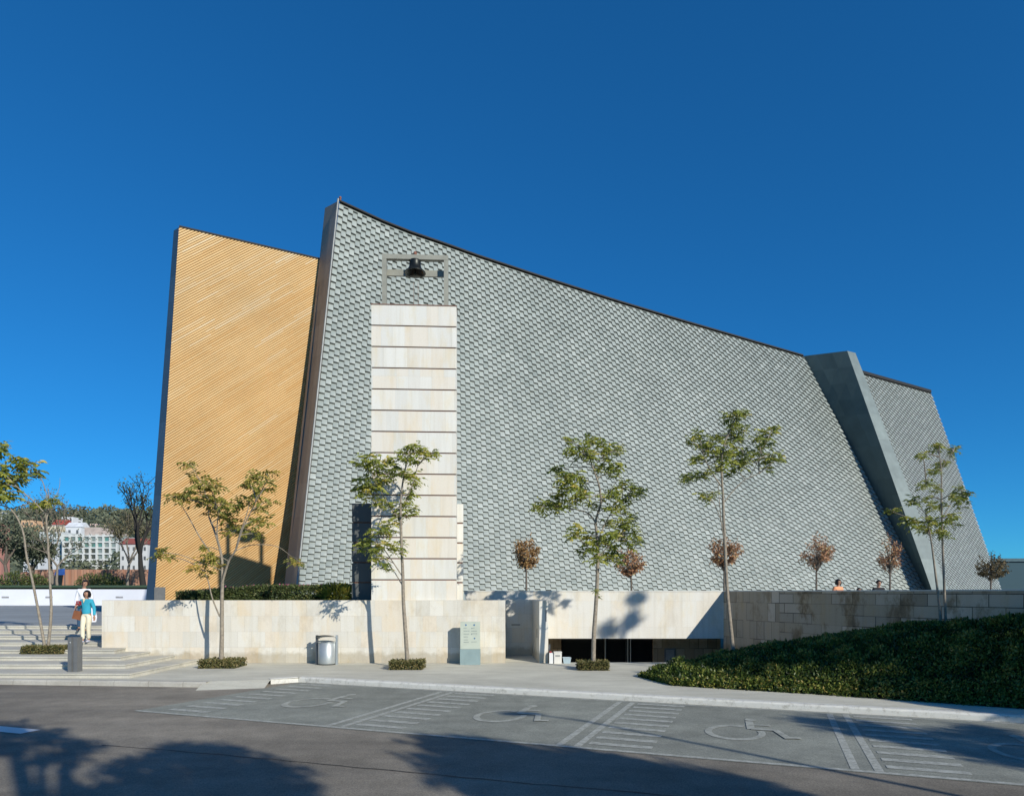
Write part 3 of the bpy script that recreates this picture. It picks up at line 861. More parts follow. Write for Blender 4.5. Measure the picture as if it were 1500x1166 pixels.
# ochre wing
YBL = Vector(((224-750)*31.75/F, 31.75, PLAZA))
ydir = Vector((0.84, 0.5426, 0))
YTL = P(262, 333.5, 32.35)
YBR = YBL+ydir*8.0
ttr = 6.8
YTRb = YTL+ydir*ttr
YTR = Vector((YTRb.x, YTRb.y, EYE+(868-381.5)*YTRb.y/F))
yn = Vector((ydir.y, -ydir.x, 0))
def Y2(px, py_=None): pass
yu = ydir; yv = (YTL-YBL); yv = (yv-yu*yv.dot(yu)).normalized()
ynn = yu.cross(yv)
if ynn.y > 0: ynn = -ynn
def to2(p): d = p-YBL; return (d.dot(yu), d.dot(yv))
YBR2 = YBR
quad = [to2(YBL), to2(YBR2), to2(YTR), to2(YTL)]
def clip(poly, nx, ny, c):      # keep nx*x+ny*y >= c
    out = []
    for i in range(len(poly)):
        a, b = poly[i], poly[(i+1) % len(poly)]
        da, db = nx*a[0]+ny*a[1]-c, nx*b[0]+ny*b[1]-c
        if da >= 0: out.append(a)
        if (da >= 0) != (db >= 0):
            t = da/(da-db); out.append((a[0]+(b[0]-a[0])*t, a[1]+(b[1]-a[1])*t))
    return out
ang = math.radians(39)
tx, ty = math.cos(ang), math.sin(ang)         # along a rib
nx, ny = -math.sin(ang), math.cos(ang)        # across
pitch = 0.098
rib = MB(); rr = random.Random(17)
cmin = min(nx*q[0]+ny*q[1] for q in quad); cmax = max(nx*q[0]+ny*q[1] for q in quad)
c = cmin
def back3(p, h): return YBL+yu*p[0]+yv*p[1]+ynn*h
bandtint = 0
while c < cmax:
    f0, f1, f2, f3 = c, c+pitch*0.10, c+pitch*0.74, c+pitch
    bandtint = 0.5*bandtint+rr.gauss(0, 0.05)
    # lengths of brick along the rib
    smin = min(tx*q[0]+ty*q[1] for q in quad); smax = max(tx*q[0]+ty*q[1] for q in quad)
    s = smin-rr.uniform(0, 1.5)
    cuts = []
    while s < smax:
        L = rr.choice((0.9, 1.2, 1.8, 2.4, 3.0)); cuts.append((s, s+L)); s += L
    def band(lo, hi, h0, h1, mat, sm=0):
        pl = clip(clip(quad, nx, ny, lo), -nx, -ny, -hi)
        if len(pl) < 3: return
        for s0, s1 in (cuts if mat == 0 else [(smin-3, smax+3)]):
            q = clip(clip(pl, tx, ty, s0), -tx, -ty, -s1)
            if len(q) < 3: continue
            pts = []
            for p in q:
                cc = nx*p[0]+ny*p[1]; t = (cc-lo)/(hi-lo)
                pts.append(back3(p, h0+(h1-h0)*t))
            zrel = sum(p[1] for p in q)/len(q)/17.0
            rib.mat = mat
            rib.face(pts, tint=min(1, max(0, 0.34+0.34*zrel+bandtint+rr.gauss(0, 0.10))))
    band(f0, f1, 0.0, 0.05, 0)
    band(f1, f2, 0.05, 0.055, 0)
    band(f2, f3, 0.055, 0.0, 1)
    c += pitch
rib.build('ochre_ribbed_wall', [M['ochre'], M['ochregroove']], ch)
mb = MB()
YbT = P(254.5, 338, 33.7); YbB = Vector(((212-750)*33.2/F, 33.2, PLAZA))
n = 16
for i in range(n):
    a, b = i/n, (i+1)/n
    mb.face([YbT.lerp(YbB, b), YTL.lerp(YBL, b), YTL.lerp(YBL, a), YbT.lerp(YbB, a)], tint=rr.random())
mb.build('ochre_wing_side', tinted('wing_side_panels', [(0, (0.19, 0.20, 0.21)), (1, (0.26, 0.27, 0.28))], 0.7, nscale=1.0), ch)
mb = MB()
up = Vector((0, 0, 0.07)); f = ynn*0.09
b1, b2 = YTL+Vector((-.4, 2.2, 0)), YTR+Vector((0.1, 2.2, 0))
mb.hexa([YTL+f, YTR+f, b2, b1], [YTL+f+up, YTR+f+up, b2+up, b1+up]); mb.build('ochre_wing_coping', M['trim'], ch)
mb = MB()
for v0, v1 in ((YTR, YBR2),):
    mb.face([YTR, YBR2, YBR2+Vector((0.4, 2.2, 0)), YTR+Vector((0.4, 2.2, 0))])
mb.face([YbT, YbB, YbB+Vector((-.2, 1.6, 0)), YbT+Vector((-.2, 1.6, 0))])
gz = YTR.z-1.2
g0 = YTR+Vector((-0.3, 1.2, -1.2)); g1 = BT+Vector((1.5, 1.6, 0)); g1.z = gz
mb.face([g0, g1, Vector((g1.x, g1.y, .9)), Vector((g0.x, g0.y, .9))]); mb.build('gap_wall', M['endpanel'], ch)
mb = MB()
pq0 = YBL+ynn*0.25+Vector((0.02, 0, 0)); pq1 = pq0+ydir*0.46
for a, b in ((pq0, pq1),):
    mb.hexa([a, b, b-ynn*0.2, a-ynn*0.2], [Vector((q.x+0.02, q.y, 2.46)) for q in (a, b, b-ynn*0.2, a-ynn*0.2)])
mb.build('dark_plinth', M['darkgrey'], ch)

# ------------------------------------------------------------------ vegetation helpers
def leaf(mb, c, d, n, L, wd, tint):
    s = d.cross(n)
    if s.length < 1e-6: s = Vector((1, 0, 0))
    s.normalize()
    mb.face([c, c+d*(L*0.45)+s*wd/2, c+d*L, c+d*(L*0.5)-s*wd/2], uv=[(0, 0), (1, 0), (1, 1), (0, 1)], tint=tint)
def rdir(rr):
    while True:
        v = Vector((rr.uniform(-1, 1), rr.uniform(-1, 1), rr.uniform(-1, 1)))
        if 0.05 < v.length < 1: return v.normalized()
def clump(mb, c, r, rr, dark=0.0, nb=16):
    nb = int(nb*1.3)
    """a fan of drooping pinnate leaves"""
    for k in range(nb):
        az = rr.uniform(0, 2*PI); el = rr.uniform(-0.35, 0.95)
        d = Vector((math.cos(az)*math.cos(el), math.sin(az)*math.cos(el), math.sin(el)))
        st = c+rdir(rr)*r*0.42
        L = r*rr.uniform(0.65, 1.15)
        t = min(1, max(0, rr.gauss(0.48, 0.2)+0.18*d.z-dark))
        # midrib bends down; narrow leaflets in pairs along it
        p = st; npair = 3
        side = d.cross(Vector((0, 0, 1)))
        if side.length < 0.1: side = Vector((1, 0, 0))
        side.normalize()
        for i in range(npair):
            dd = (d+Vector((0, 0, -0.30*(i+0.5)))).normalized()
            q = p+dd*(L/npair)
            lw = L*0.50*(1-0.10*i)
            for sg in (-1, 1):
                ld = (dd*0.75+side*sg*0.62+Vector((0, 0, -0.28))).normalized()
                leaf(mb, p, ld, (rdir(rr)*.8+Vector((0.25, -0.6, 0.6))).normalized(), lw*rr.uniform(0.8, 1.25), lw*0.40, min(1, max(0, t+rr.uniform(-0.08, 0.08))))
            p = q
        leaf(mb, p, (d+Vector((0, 0, -1.2))).normalized(), Vector((0, 0, 1)), L*0.3, L*0.1, t)

def smooth_path(pts, sub=4):
    out = []
    n = len(pts)
    for i in range(n-1):
        p0, p1, p2, p3 = pts[max(i-1, 0)], pts[i], pts[i+1], pts[min(i+2, n-1)]
        for k in range(sub):
            t = k/sub
            out.append(0.5*((2*p1)+(p2-p0)*t+(2*p0-5*p1+4*p2-p3)*t*t+(3*p1-p0-3*p2+p3)*t*t*t))
    out.append(pts[-1])
    return out

def fan_tree(name, label, base, D, trunks, branches, clumps, seed, mat, group, nb=16, spread=0.8):
    """base: px of the foot; trunk and branch paths and clump centres in photo pixels at distance D, with depth of their own"""
    rr = random.Random(seed)
    t = thing(name, label, 'tree', base, 0, group)
    tb = MB()
    sk = []
    for path, r0, r1 in trunks:
        pts = []
        dz = rr.uniform(-0.25, 0.25)
        for i, (px, py) in enumerate(path):
            k = i/(len(path)-1)
            pts.append(P(px, py, D+dz*k*k))
        sp = smooth_path(pts)
        tb.tube(sp, [lerp(r0, r1, i/(len(sp)-1)) for i in range(len(sp))], 8)
        sk += sp
    for path, r0, r1 in branches:
        dz = rr.uniform(-spread, spread)*0.7
        pts = [P(px, py, D+dz*(i/(len(path)-1))) for i, (px, py) in enumerate(path)]
        sp = smooth_path(pts)
        tb.tube(sp, [lerp(r0, r1, i/(len(sp)-1)) for i in range(len(sp))], 6)
        sk += sp
    cb = MB()
    for (px, py, r) in clumps:
        d = D+rr.uniform(-spread, spread)
        c = P(px, py, d); rad = r*1.25*D/F
        # twig from the nearest wood
        q = min(sk, key=lambda s: (s-c).length+max(0, s.z-c.z)*1.5)
        mid = q.lerp(c, 0.55)+Vector((0, 0, 0.06))
        tb.tube(smooth_path([q, mid, c], 3), [0.016, 0.014, 0.013, 0.011, 0.009, 0.007, 0.006], 5, cap=False)
        clump(cb, c, rad, rr, 0.1 if d > D+0.3 else 0.0, nb)
    tb.build('trunk', M['bark'], t)
    cb.build('crown', mat, t)
    return t

def planter(px0, px1, ybase, z, label, grp='clipped square planters round the young trees', dep=1.0):
    c = G((px0+px1)/2, ybase-3, z)
    d0 = (EYE-z)*F/(ybase-868)
    wd = (px1-px0)*d0/F
    cy = d0+wd*0.42*dep; cx = ((px0+px1)/2-750)*cy/F
    o = thing('clipped_planter', label, 'planter hedge', (cx, cy, z), 0, grp)
    rr = random.Random(int(px0))
    h = 0.24
    mb = MB(); a = wd*0.47; b = wd*0.40*dep
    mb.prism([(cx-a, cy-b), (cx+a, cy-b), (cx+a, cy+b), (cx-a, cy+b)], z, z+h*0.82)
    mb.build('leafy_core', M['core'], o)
    mb = MB()
    for k in range(1900):
        u, v = rr.uniform(-1, 1), rr.uniform(-1, 1)
        f = rr.random()
        if f < 0.45: p = Vector((cx+u*wd*.5, cy+v*wd*.43*dep, z+h*rr.uniform(.82, 1.0)))
        elif f < 0.8: p = Vector((cx+u*wd*.5, cy-wd*.43*dep*rr.uniform(.95, 1.03), z+h*rr.random()))
        else: p = Vector((cx+rr.choice((-1, 1))*wd*.5*rr.uniform(.95, 1.03), cy+v*wd*.43*dep, z+h*rr.random()))
        leaf(mb, p, rdir(rr), rdir(rr), 0.06, 0.035, rr.random())
    mb.build('clipped_leaves', M['planter'], o)
    return Vector((cx, cy, z))

gT = 'young trees with fan leaves along the pavement'
p0 = planter(38, 97, 958, 0.36, 'olive clipped planter on the steps, at the foot of the forked tree', dep=.42)
p1 = planter(300, 353, 979, 0.0, 'olive clipped planter by the lowest step, left of the litter bin')
p2 = planter(573, 621, 981, 0.0, 'olive clipped planter between the litter bin and the sign pillar')
p3 = planter(846, 890, 982, 0.0, 'olive clipped planter in front of the sunken glass entrance')

fan_tree('fan_leaved_tree', 'forked thin tree on the steps with its crown reaching past the left edge', p0, p0.y,
  [([(66, 950), (58, 905), (47, 848), (39, 815), (33, 776), (16, 746), (-8, 738)], 0.042, 0.016), ([(70, 950), (75, 897), (73, 848), (70, 789), (67, 753)], 0.046, 0.018)],
  [([(67, 753), (50, 735), (30, 718), (12, 700), (-5, 690)], 0.024, 0.012), ([(68, 765), (72, 735), (70, 715)], 0.015, 0.007), ([(70, 730), (60, 700), (45, 682)], 0.014, 0.008), ([(66, 745), (85, 720), (88, 700)], 0.01, 0.004)],
  [(40, 682, 17), (50, 692, 14), (28, 676, 14), (20, 700, 18), (8, 706, 18), (0, 690, 14), (-2, 660, 16), (-12, 710, 18), (12, 722, 16), (-4, 726, 14), (36, 697, 12), (62, 740, 14), (72, 735, 12), (55, 738, 10), (-25, 690, 24), (-40, 710, 24), (-50, 680, 24), (-30, 660, 20), (4, 655, 8)],
  41, M['jac'], gT, 15)
fan_tree('fan_leaved_tree', 'sparse many-branched yellowing tree in front of the ochre ribbed wall', p1, p1.y,
  [([(324, 972), (325, 930), (325, 880), (326, 840), (324, 812), (315, 780), (306, 757)], 0.068, 0.022)],
  [([(325, 855), (335, 822), (345, 806), (355, 776), (368, 748)], 0.04, 0.014), ([(345, 806), (352, 780), (360, 757), (366, 735)], 0.024, 0.01), ([(323, 812), (318, 780), (320, 750)], 0.025, 0.01),
   ([(323, 828), (296, 792), (275, 755), (262, 734)], 0.026, 0.008), ([(322, 903), (311, 876), (303, 845), (292, 830)], 0.026, 0.009), ([(346, 806), (370, 798), (405, 800), (428, 816)], 0.016, 0.006),
   ([(325, 835), (290, 822), (262, 812), (240, 810)], 0.014, 0.006), ([(306, 757), (300, 720), (285, 690), (276, 680)], 0.014, 0.006), ([(368, 748), (385, 715), (392, 700)], 0.013, 0.006)],
  [(275, 680, 11), (286, 700, 13), (290, 716, 15), (305, 708, 15), (314, 716, 14), (298, 733, 18), (312, 735, 15), (262, 730, 12), (250, 728, 9), (275, 722, 12), (325, 735, 13), (318, 748, 15), (342, 742, 14), (330, 757, 14),
   (365, 708, 14), (375, 700, 11), (390, 695, 15), (392, 712, 13), (380, 722, 15), (360, 735, 15), (395, 735, 11), (378, 745, 12), (345, 765, 13), (372, 768, 15), (388, 764, 13), (355, 780, 12), (332, 778, 10), (380, 785, 9),
   (312, 815, 13), (298, 818, 13), (286, 832, 11), (300, 838, 11), (318, 826, 10), (236, 808, 12), (249, 816, 9), (228, 816, 8), (432, 822, 11), (440, 826, 7), (298, 803, 9)],
  42, M['jacyellow'], gT, 12, 1.2)
fan_tree('fan_leaved_tree', 'slender tree with bright green leaves in front of the stone bell tower', p2, p2.y,
  [([(597, 974), (594, 925), (591, 880), (590, 840), (588, 794), (587, 755), (587, 733), (591, 700), (598, 668)], 0.066, 0.018)],
  [([(590, 858), (578, 838), (566, 820)], 0.02, 0.008), ([(590, 845), (572, 818), (558, 800), (542, 795)], 0.02, 0.007), ([(588, 765), (570, 740), (555, 715)], 0.03, 0.01), ([(588, 745), (602, 715), (612, 682)], 0.024, 0.009), ([(589, 722), (572, 700), (550, 680)], 0.018, 0.007)],
  [(600, 660, 15), (615, 660, 13), (628, 668, 12), (636, 664, 8), (606, 674, 13), (590, 668, 12), (545, 672, 15), (532, 680, 13), (558, 680, 14), (572, 676, 13), (580, 690, 15), (598, 695, 14), (606, 708, 12), (548, 694, 15), (535, 708, 15), (525, 716, 11), (552, 712, 15), (566, 702, 13), (540, 726, 13), (556, 734, 12), (600, 722, 12), (592, 742, 12), (605, 750, 11), (586, 760, 12), (568, 768, 11), (575, 780, 8),
   (548, 782, 12), (560, 778, 11), (535, 795, 12), (530, 805, 9), (552, 803, 13), (566, 800, 12), (582, 805, 12), (588, 795, 8), (558, 822, 11), (566, 832, 8), (548, 815, 9), (572, 740, 9)],
  43, M['jac'], gT, 15)
fan_tree('fan_leaved_tree', 'fullest green tree, standing in front of the sunken entrance', p3, p3.y,
  [([(869, 976), (870, 930), (873, 885), (875, 845), (876, 805), (874, 781), (873, 762), (880, 737), (878, 713), (870, 689), (864, 672)], 0.068, 0.016)],
  [([(874, 768), (862, 752), (843, 746), (822, 743)], 0.028, 0.008), ([(876, 790), (893, 755), (912, 735)], 0.022, 0.009), ([(879, 722), (862, 728), (842, 716)], 0.016, 0.007), ([(876, 815), (892, 800), (912, 785)], 0.02, 0.008), ([(876, 820), (860, 800), (845, 786)], 0.02, 0.008), ([(880, 740), (892, 720), (908, 700)], 0.012, 0.006), ([(868, 685), (885, 668), (900, 660)], 0.012, 0.006)],
  [(833, 645, 9), (838, 658, 13), (848, 668, 12), (866, 644, 12), (878, 645, 11), (860, 656, 13), (878, 660, 13), (893, 658, 12), (905, 662, 9), (908, 656, 6), (890, 678, 14), (903, 684, 13), (898, 694, 10), (866, 672, 11), (878, 686, 10), (815, 688, 13), (826, 698, 14), (842, 698, 13), (834, 712, 14), (850, 712, 13), (852, 724, 12), (826, 722, 13), (810, 732, 13), (796, 740, 13), (786, 744, 8), (812, 745, 12), (828, 738, 12), (846, 732, 11),
   (912, 710, 13), (928, 718, 13), (937, 722, 8), (900, 722, 14), (916, 730, 14), (888, 730, 11), (898, 744, 12), (910, 748, 11), (868, 742, 9), (845, 775, 13), (838, 785, 9), (855, 788, 14), (868, 798, 14), (884, 792, 14), (895, 786, 14), (908, 778, 14), (922, 772, 12), (932, 782, 11), (936, 794, 8), (918, 794, 14), (900, 804, 14), (888, 815, 13), (872, 818, 12), (852, 808, 11), (905, 818, 10), (912, 762, 11), (926, 758, 9), (890, 765, 10), (873, 866, 5), (877, 874, 4)],
  44, M['jac'], gT, 16)
fan_tree('fan_leaved_tree', 'leaning tree rising from the hedge with one clump of leaves standing far out', P(1074, 966, 18.4), 18.4,
  [([(1075, 985), (1073, 945), (1069, 905), (1065, 860), (1062, 800), (1060, 760), (1059, 726), (1057, 690), (1060, 655), (1071, 625), (1080, 608)], 0.058, 0.014)],
  [([(1060, 736), (1075, 718), (1092, 702), (1112, 694)], 0.016, 0.007), ([(1059, 716), (1048, 700), (1036, 680), (1030, 665)], 0.022, 0.008), ([(1061, 780), (1050, 745), (1038, 728)], 0.014, 0.006), ([(1058, 690), (1040, 695), (1020, 700)], 0.012, 0.006), ([(1098, 700), (1112, 672), (1122, 650)], 0.01, 0.005), ([(1062, 800), (1056, 760), (1052, 710)], 0.014, 0.008), ([(1059, 670), (1080, 655), (1092, 668)], 0.013, 0.006)],
  [(1078, 606, 12), (1090, 606, 9), (1066, 612, 11), (1080, 618, 11), (1072, 625, 10), (1088, 628, 9), (1022, 636, 11), (1012, 646, 10), (1030, 648, 13), (1044, 648, 13), (1036, 660, 12), (1052, 642, 10), (1076, 640, 12), (1086, 644, 9), (1050, 664, 14), (1066, 655, 13), (1078, 668, 14), (1090, 662, 11), (1064, 674, 14), (1082, 680, 13), (1094, 672, 10), (1030, 672, 12), (1018, 674, 9), (1052, 686, 10), (1072, 690, 11),
   (1110, 642, 11), (1122, 636, 11), (1133, 630, 9), (1124, 648, 11), (1112, 656, 10), (1110, 668, 11), (1122, 674, 11), (1134, 668, 11), (1144, 672, 8), (1126, 686, 8), (1014, 697, 11), (1004, 703, 8), (1026, 697, 10), (1038, 692, 9), (1028, 727, 10), (1038, 732, 8), (1046, 724, 7)],
  45, M['jac'], gT, 15)
fan_tree('fan_leaved_tree', 'thin twin-stemmed tree in front of the right end of the church', P(1381, 925, 15.8), 15.8,
  [([(1386, 935), (1384, 880), (1381, 804), (1379, 732), (1379, 693), (1376, 665)], 0.034, 0.010), ([(1378, 935), (1376, 890), (1368, 822), (1363, 786), (1356, 750)], 0.034, 0.010)],
  [([(1363, 786), (1345, 768), (1330, 758), (1308, 750)], 0.010, 0.005), ([(1380, 760), (1395, 735), (1410, 722)], 0.010, 0.005), ([(1379, 715), (1368, 712), (1357, 710)], 0.007, 0.004), ([(1378, 690), (1388, 672), (1396, 662)], 0.007, 0.004), ([(1358, 757), (1348, 742), (1340, 734)], 0.007, 0.004)],
  [(1368, 657, 10), (1376, 652, 8), (1394, 662, 9), (1400, 658, 7), (1352, 667, 8), (1346, 668, 6), (1377, 682, 10), (1370, 690, 8), (1386, 678, 8), (1358, 708, 9), (1350, 712, 8), (1372, 716, 9), (1404, 718, 11), (1412, 726, 11), (1408, 738, 10), (1418, 722, 7), (1398, 728, 8), (1341, 732, 10), (1333, 736, 7), (1359, 732, 9), (1376, 739, 9), (1366, 742, 9), (1334, 764, 11), (1346, 767, 11), (1358, 764, 11), (1370, 766, 10), (1388, 760, 11), (1396, 757, 9), (1400, 768, 7), (1374, 778, 11), (1385, 782, 9), (1360, 778, 9), (1348, 776, 8), (1305, 750, 8), (1312, 747, 7), (1298, 748, 5), (1327, 760, 8)],
  46, M['jac'], gT, 14, 0.6)

# withered round trees on the terrace
def round_tree(px, py, rx, ry, foot, D, label, seed, mat, dens=1.0):
    rr = random.Random(seed)
    base = P(px, foot, D); base.z = PLAZA
    t = thing('withered_round_tree', label, 'tree', base, 0, 'small round-headed trees on the terrace')
    c = P(px, py, D); a, b = rx*D/F, ry*D/F
    tb = MB()
    top = Vector((base.x, base.y, c.z-b*0.2))
    tb.tube(smooth_path([base, base.lerp(top, .5)+Vector((rr.uniform(-.04, .04), 0, 0)), top]), [0.06-0.0035*i for i in range(9)], 7)
    cb = MB()
    for k in range(int(80*dens)):
        d = rdir(rr); d.z = d.z*0.8+0.25
        if mnoise.noise(d*1.6+Vector((seed, 0, 0))) > 0.16 and rr.random() < .8: continue
        e = Vector((c.x+d.x*a*rr.uniform(.6, 1.12), c.y+d.y*a*rr.uniform(.6, 1.1), c.z+(d.z)*b*rr.uniform(.6, 1.05)*(1+.35*mnoise.noise(d*1.2+Vector((0, seed, 0))))))
        st = base.lerp(top, rr.uniform(0.78, 1.0))
        mid = st.lerp(e, .5)+Vector((0, 0, 0.06))+rdir(rr)*0.05
        tb.tube([st, mid, e], [0.014, 0.009, 0.004], 4, cap=False)
        for j in range(int(34*dens)):
            s = rr.random()**0.6
            p = mid.lerp(e, s)+rdir(rr)*0.17*rr.random()
            leaf(cb, p, (rdir(rr)+Vector((0, 0, -.3))).normalized(), rdir(rr), rr.uniform(.07, .115), 0.06, min(1, max(0, rr.gauss(.5, .25))))
    tb.build('trunk', M['darkbark'] if dens < 2 else M['bark'], t)
    cb.build('crown', mat, t)
M['tanleaf'] = leafmat('tan_leaves', [(0.0, (0.1794, 0.1035, 0.0483)), (0.5, (0.3588, 0.207, 0.0828)), (0.8, (0.4554, 0.276, 0.1173)), (1.0, (0.4692, 0.3864, 0.1518))], 0.6, 0.2)
M['greybrownleaf'] = leafmat('grey_brown_leaves', [(0.0, (0.054, 0.048, 0.024)), (0.5, (0.132, 0.102, 0.048)), (1.0, (0.24, 0.168, 0.072))], 0.6, 0.2)
round_tree(771, 815, 21, 30, 862, 28.6, 'tan dry round tree nearest the bell tower, above the doorway gap', 61, M['tanleaf'], 1.0)
round_tree(924, 828, 24, 26, 862, 29.2, 'reddish dry round tree half hidden behind the fullest green tree', 62, M['brownleaf'], 0.9)
round_tree(1061, 814, 26, 29, 862, 30.2, 'brown round tree just behind the leaning tree trunk', 63, M['brownleaf'], 1.0)
round_tree(1196, 813, 26, 33, 862, 31.8, 'brown round tree left of the person in orange', 64, M['brownleaf'], 0.85)
round_tree(1304, 820, 19, 33, 862, 33.4, 'rust red sparse tree beside the person in black', 65, M['brownleaf'], 0.75)
round_tree(1452, 836, 22, 24, 862, 36.0, 'grey brown bushy tree at the far right corner of the church', 66, M['greybrownleaf'], 1.0)

# sloping bed of dense ground cover at the right
hd = thing('hedge_bed', 'dark green mounded hedge bed sloping down to the kerb', 'hedge', G(1200, 1015, 0))
frontp = [(938, 991), (985, 1004), (1100, 1011), (1200, 1017), (1300, 1024), (1400, 1031), (1500, 1038), (1700, 1052)]
ridge = [(942, 985, 17.9), (985, 966, 17.6), (1060, 948, 17.4), (1130, 936, 17.0), (1200, 925, 16.8), (1270, 915, 16.3), (1340, 905, 15.8), (1420, 900, 15.0), (1500, 894, 14.2), (1700, 880, 12.6)]
def interp(tab, x):
    for a, b in zip(tab, tab[1:]):
        if x <= b[0]: 
            t = (x-a[0])/(b[0]-a[0]); return [a[i]+(b[i]-a[i])*t for i in range(1, len(a))]
    return list(tab[-1][1:])
def bed(px, t):
    """t 0 front edge, 1 ridge, 1..1.6 back"""
    f = G(px, interp(frontp, px)[0], 0.0)
    py, d = interp(ridge, px)
    r = P(px, py, d); r.z -= 0.17 if px > 1000 else 0.05
    if t <= 1:
        p = f.lerp(r, t)
        s = math.sin(max(0, t)*PI/2)**0.8
        p.z = r.z*(0.25*t+0.75*s) if r.z > 0 else 0
        p.z += 0.12*mnoise.noise(Vector((p.x*0.9, p.y*0.9, 0)))*t
        return p
    k = (t-1)/0.6
    return Vector((r.x+0.3*k, r.y+1.6*k, r.z-0.25*k))
mb = MB()
rows = []
for j in range(17):
    t = 1.6*j/16
    rows.append([bed(938+762*i/40, t)-Vector((0, 0, 0.05)) for i in range(41)])
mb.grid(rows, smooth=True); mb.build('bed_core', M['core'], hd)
mb = MB(); rr = random.Random(77)
for k in range(78000):
    px = 938+700*rr.random()**0.9; t = rr.random()**0.85*1.25
    p = bed(px, t)
    lump = mnoise.noise(Vector((p.x*2.6, p.y*2.6, p.z*2.6)))
    p += Vector((rr.uniform(-.06, .06), rr.uniform(-.08, .04), rr.uniform(-.10, .05)+0.10*lump))
    d = (rdir(rr)+Vector((0, -0.4, 0.9))).normalized()
    leaf(mb, p, d, rdir(rr), rr.uniform(.055, .10), rr.uniform(.03, .045), min(1, max(0, rr.gauss(.42, .2)+lump*0.5)))
for k in range(5200):      # ragged rim at the foot
    px = 938+700*rr.random()
    p = bed(px, rr.uniform(-0.02, 0.12)); p.z = max(0, p.z)+rr.uniform(0.0, 0.12)
    leaf(mb, p, (rdir(rr)+Vector((0, -0.5, 0.3))).normalized(), rdir(rr), 0.085, 0.04, min(1, max(0, rr.gauss(.62, .25))))
mb.build('leaves', M['hedge'], hd)

# flowering hedge behind the low wall
fh = thing('flowering_hedge', 'low dark hedge with pink blossom along the top of the cream wall', 'hedge', P(395, 878, 23.0))
x0, x1 = P(272, 870, 23).x, P(512, 870, 23).x
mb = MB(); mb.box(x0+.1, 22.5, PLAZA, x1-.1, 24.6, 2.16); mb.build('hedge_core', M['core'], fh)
mb = MB(); pk = MB(); rr = random.Random(9)
def hz(x): 
    px = x/23*F+750
    return lerp(2.16, 2.38, min(1, max(0, (px-268)/120)))+0.05*mnoise.noise(Vector((x*1.7, 3, 0)))
for k in range(15000):
    x = rr.uniform(x0, x1); 
    if rr.random() < .5: p = Vector((x, rr.uniform(22.3, 24.6), hz(x)+rr.uniform(-.1, .06)))
    else: p = Vector((x, 22.35+rr.uniform(-.08, .1), rr.uniform(1.9, hz(x)+.03)))
    leaf(mb, p, (rdir(rr)+Vector((0, 0, .5))).normalized(), rdir(rr), rr.uniform(.06, .11), .04, min(1, max(0, rr.gauss(.45, .25))))
for k in range(420):
    x = rr.uniform(x0, x1); p = Vector((x, rr.uniform(22.6, 24.6), hz(x)+rr.uniform(0.0, .09)))
    leaf(pk, p, (rdir(rr)+Vector((0, -.3, .5))).normalized(), rdir(rr), .07, .05, .5)
mb.build('leaves', M['shrub'], fh); pk.build('blossom', M['pink'], fh)
# bright shrub at its right end
sh = thing('feathery_shrub', 'light green feathery shrub at the end of the flowering hedge by the dark wing', 'shrub', P(495, 878, 22.6))
mb = MB(); c = P(492, 868, 22.4)
for k in range(1500):
    d = rdir(rr); q = c+Vector((d.x*.62, d.y*.35, d.z*.26))*rr.random()**.4
    leaf(mb, q, (d+Vector((0, -.2, .8))).normalized(), rdir(rr), rr.uniform(.1, .2), .03, min(1, max(0, rr.gauss(.65, .2))))
mb.build('leaves', M['jac'], sh)

# ------------------------------------------------------------------ street furniture
bn = thing('litter_bin', 'round brushed steel litter bin with a tilted hood against the cream wall', 'bin', (P(479, 970, 20.95).x, 20.95, 0))
c = Vector((P(479, 970, 20.95).x, 20.95, 0))
mb = MB(); mb.lathe([(0.0, 0.03), (0.265, 0.03), (0.27, 0.05), (0.27, 0.66), (0.255, 0.67), (0.25, 0.55), (0, 0.55)], c, 28); mb.build('drum', M['steel'], bn)
mb = MB(); mb.lathe([(0.0, 0.0), (0.24, 0.0), (0.24, 0.03), (0, 0.03)], c, 20); mb.build('foot_ring', M['steeldark'], bn)
for sx in (-1, 1):
    mb = MB(); mb.box(c.x+sx*0.305-0.03, c.y-0.05, 0.0, c.x+sx*0.305+0.03, c.y+0.05, 0.90); mb.build('side_post', M['steeldark'] if sx < 0 else M['steel'], bn)
mb = MB()
rows = []
for i in range(9):
    a = PI*i/8
    rows.append([(c.x-0.30*math.cos(a)*1.0, c.y+s*0.22, 0.86+0.055*math.sin(a)-0.06*(s+1)/2) for s in (-1, 1)])
mb.grid(rows)
mb.grid([[(p[0], p[1], p[2]-0.025) for p in r] for r in rows][::-1])
mb.build('hood', M['steel'], bn)
mb = MB(); mb.lathe([(0.268, 0.665), (0.275, 0.67), (0.275, 0.695), (0.255, 0.695), (0.25, 0.665)], c, 28); mb.build('rim', M['steel'], bn)

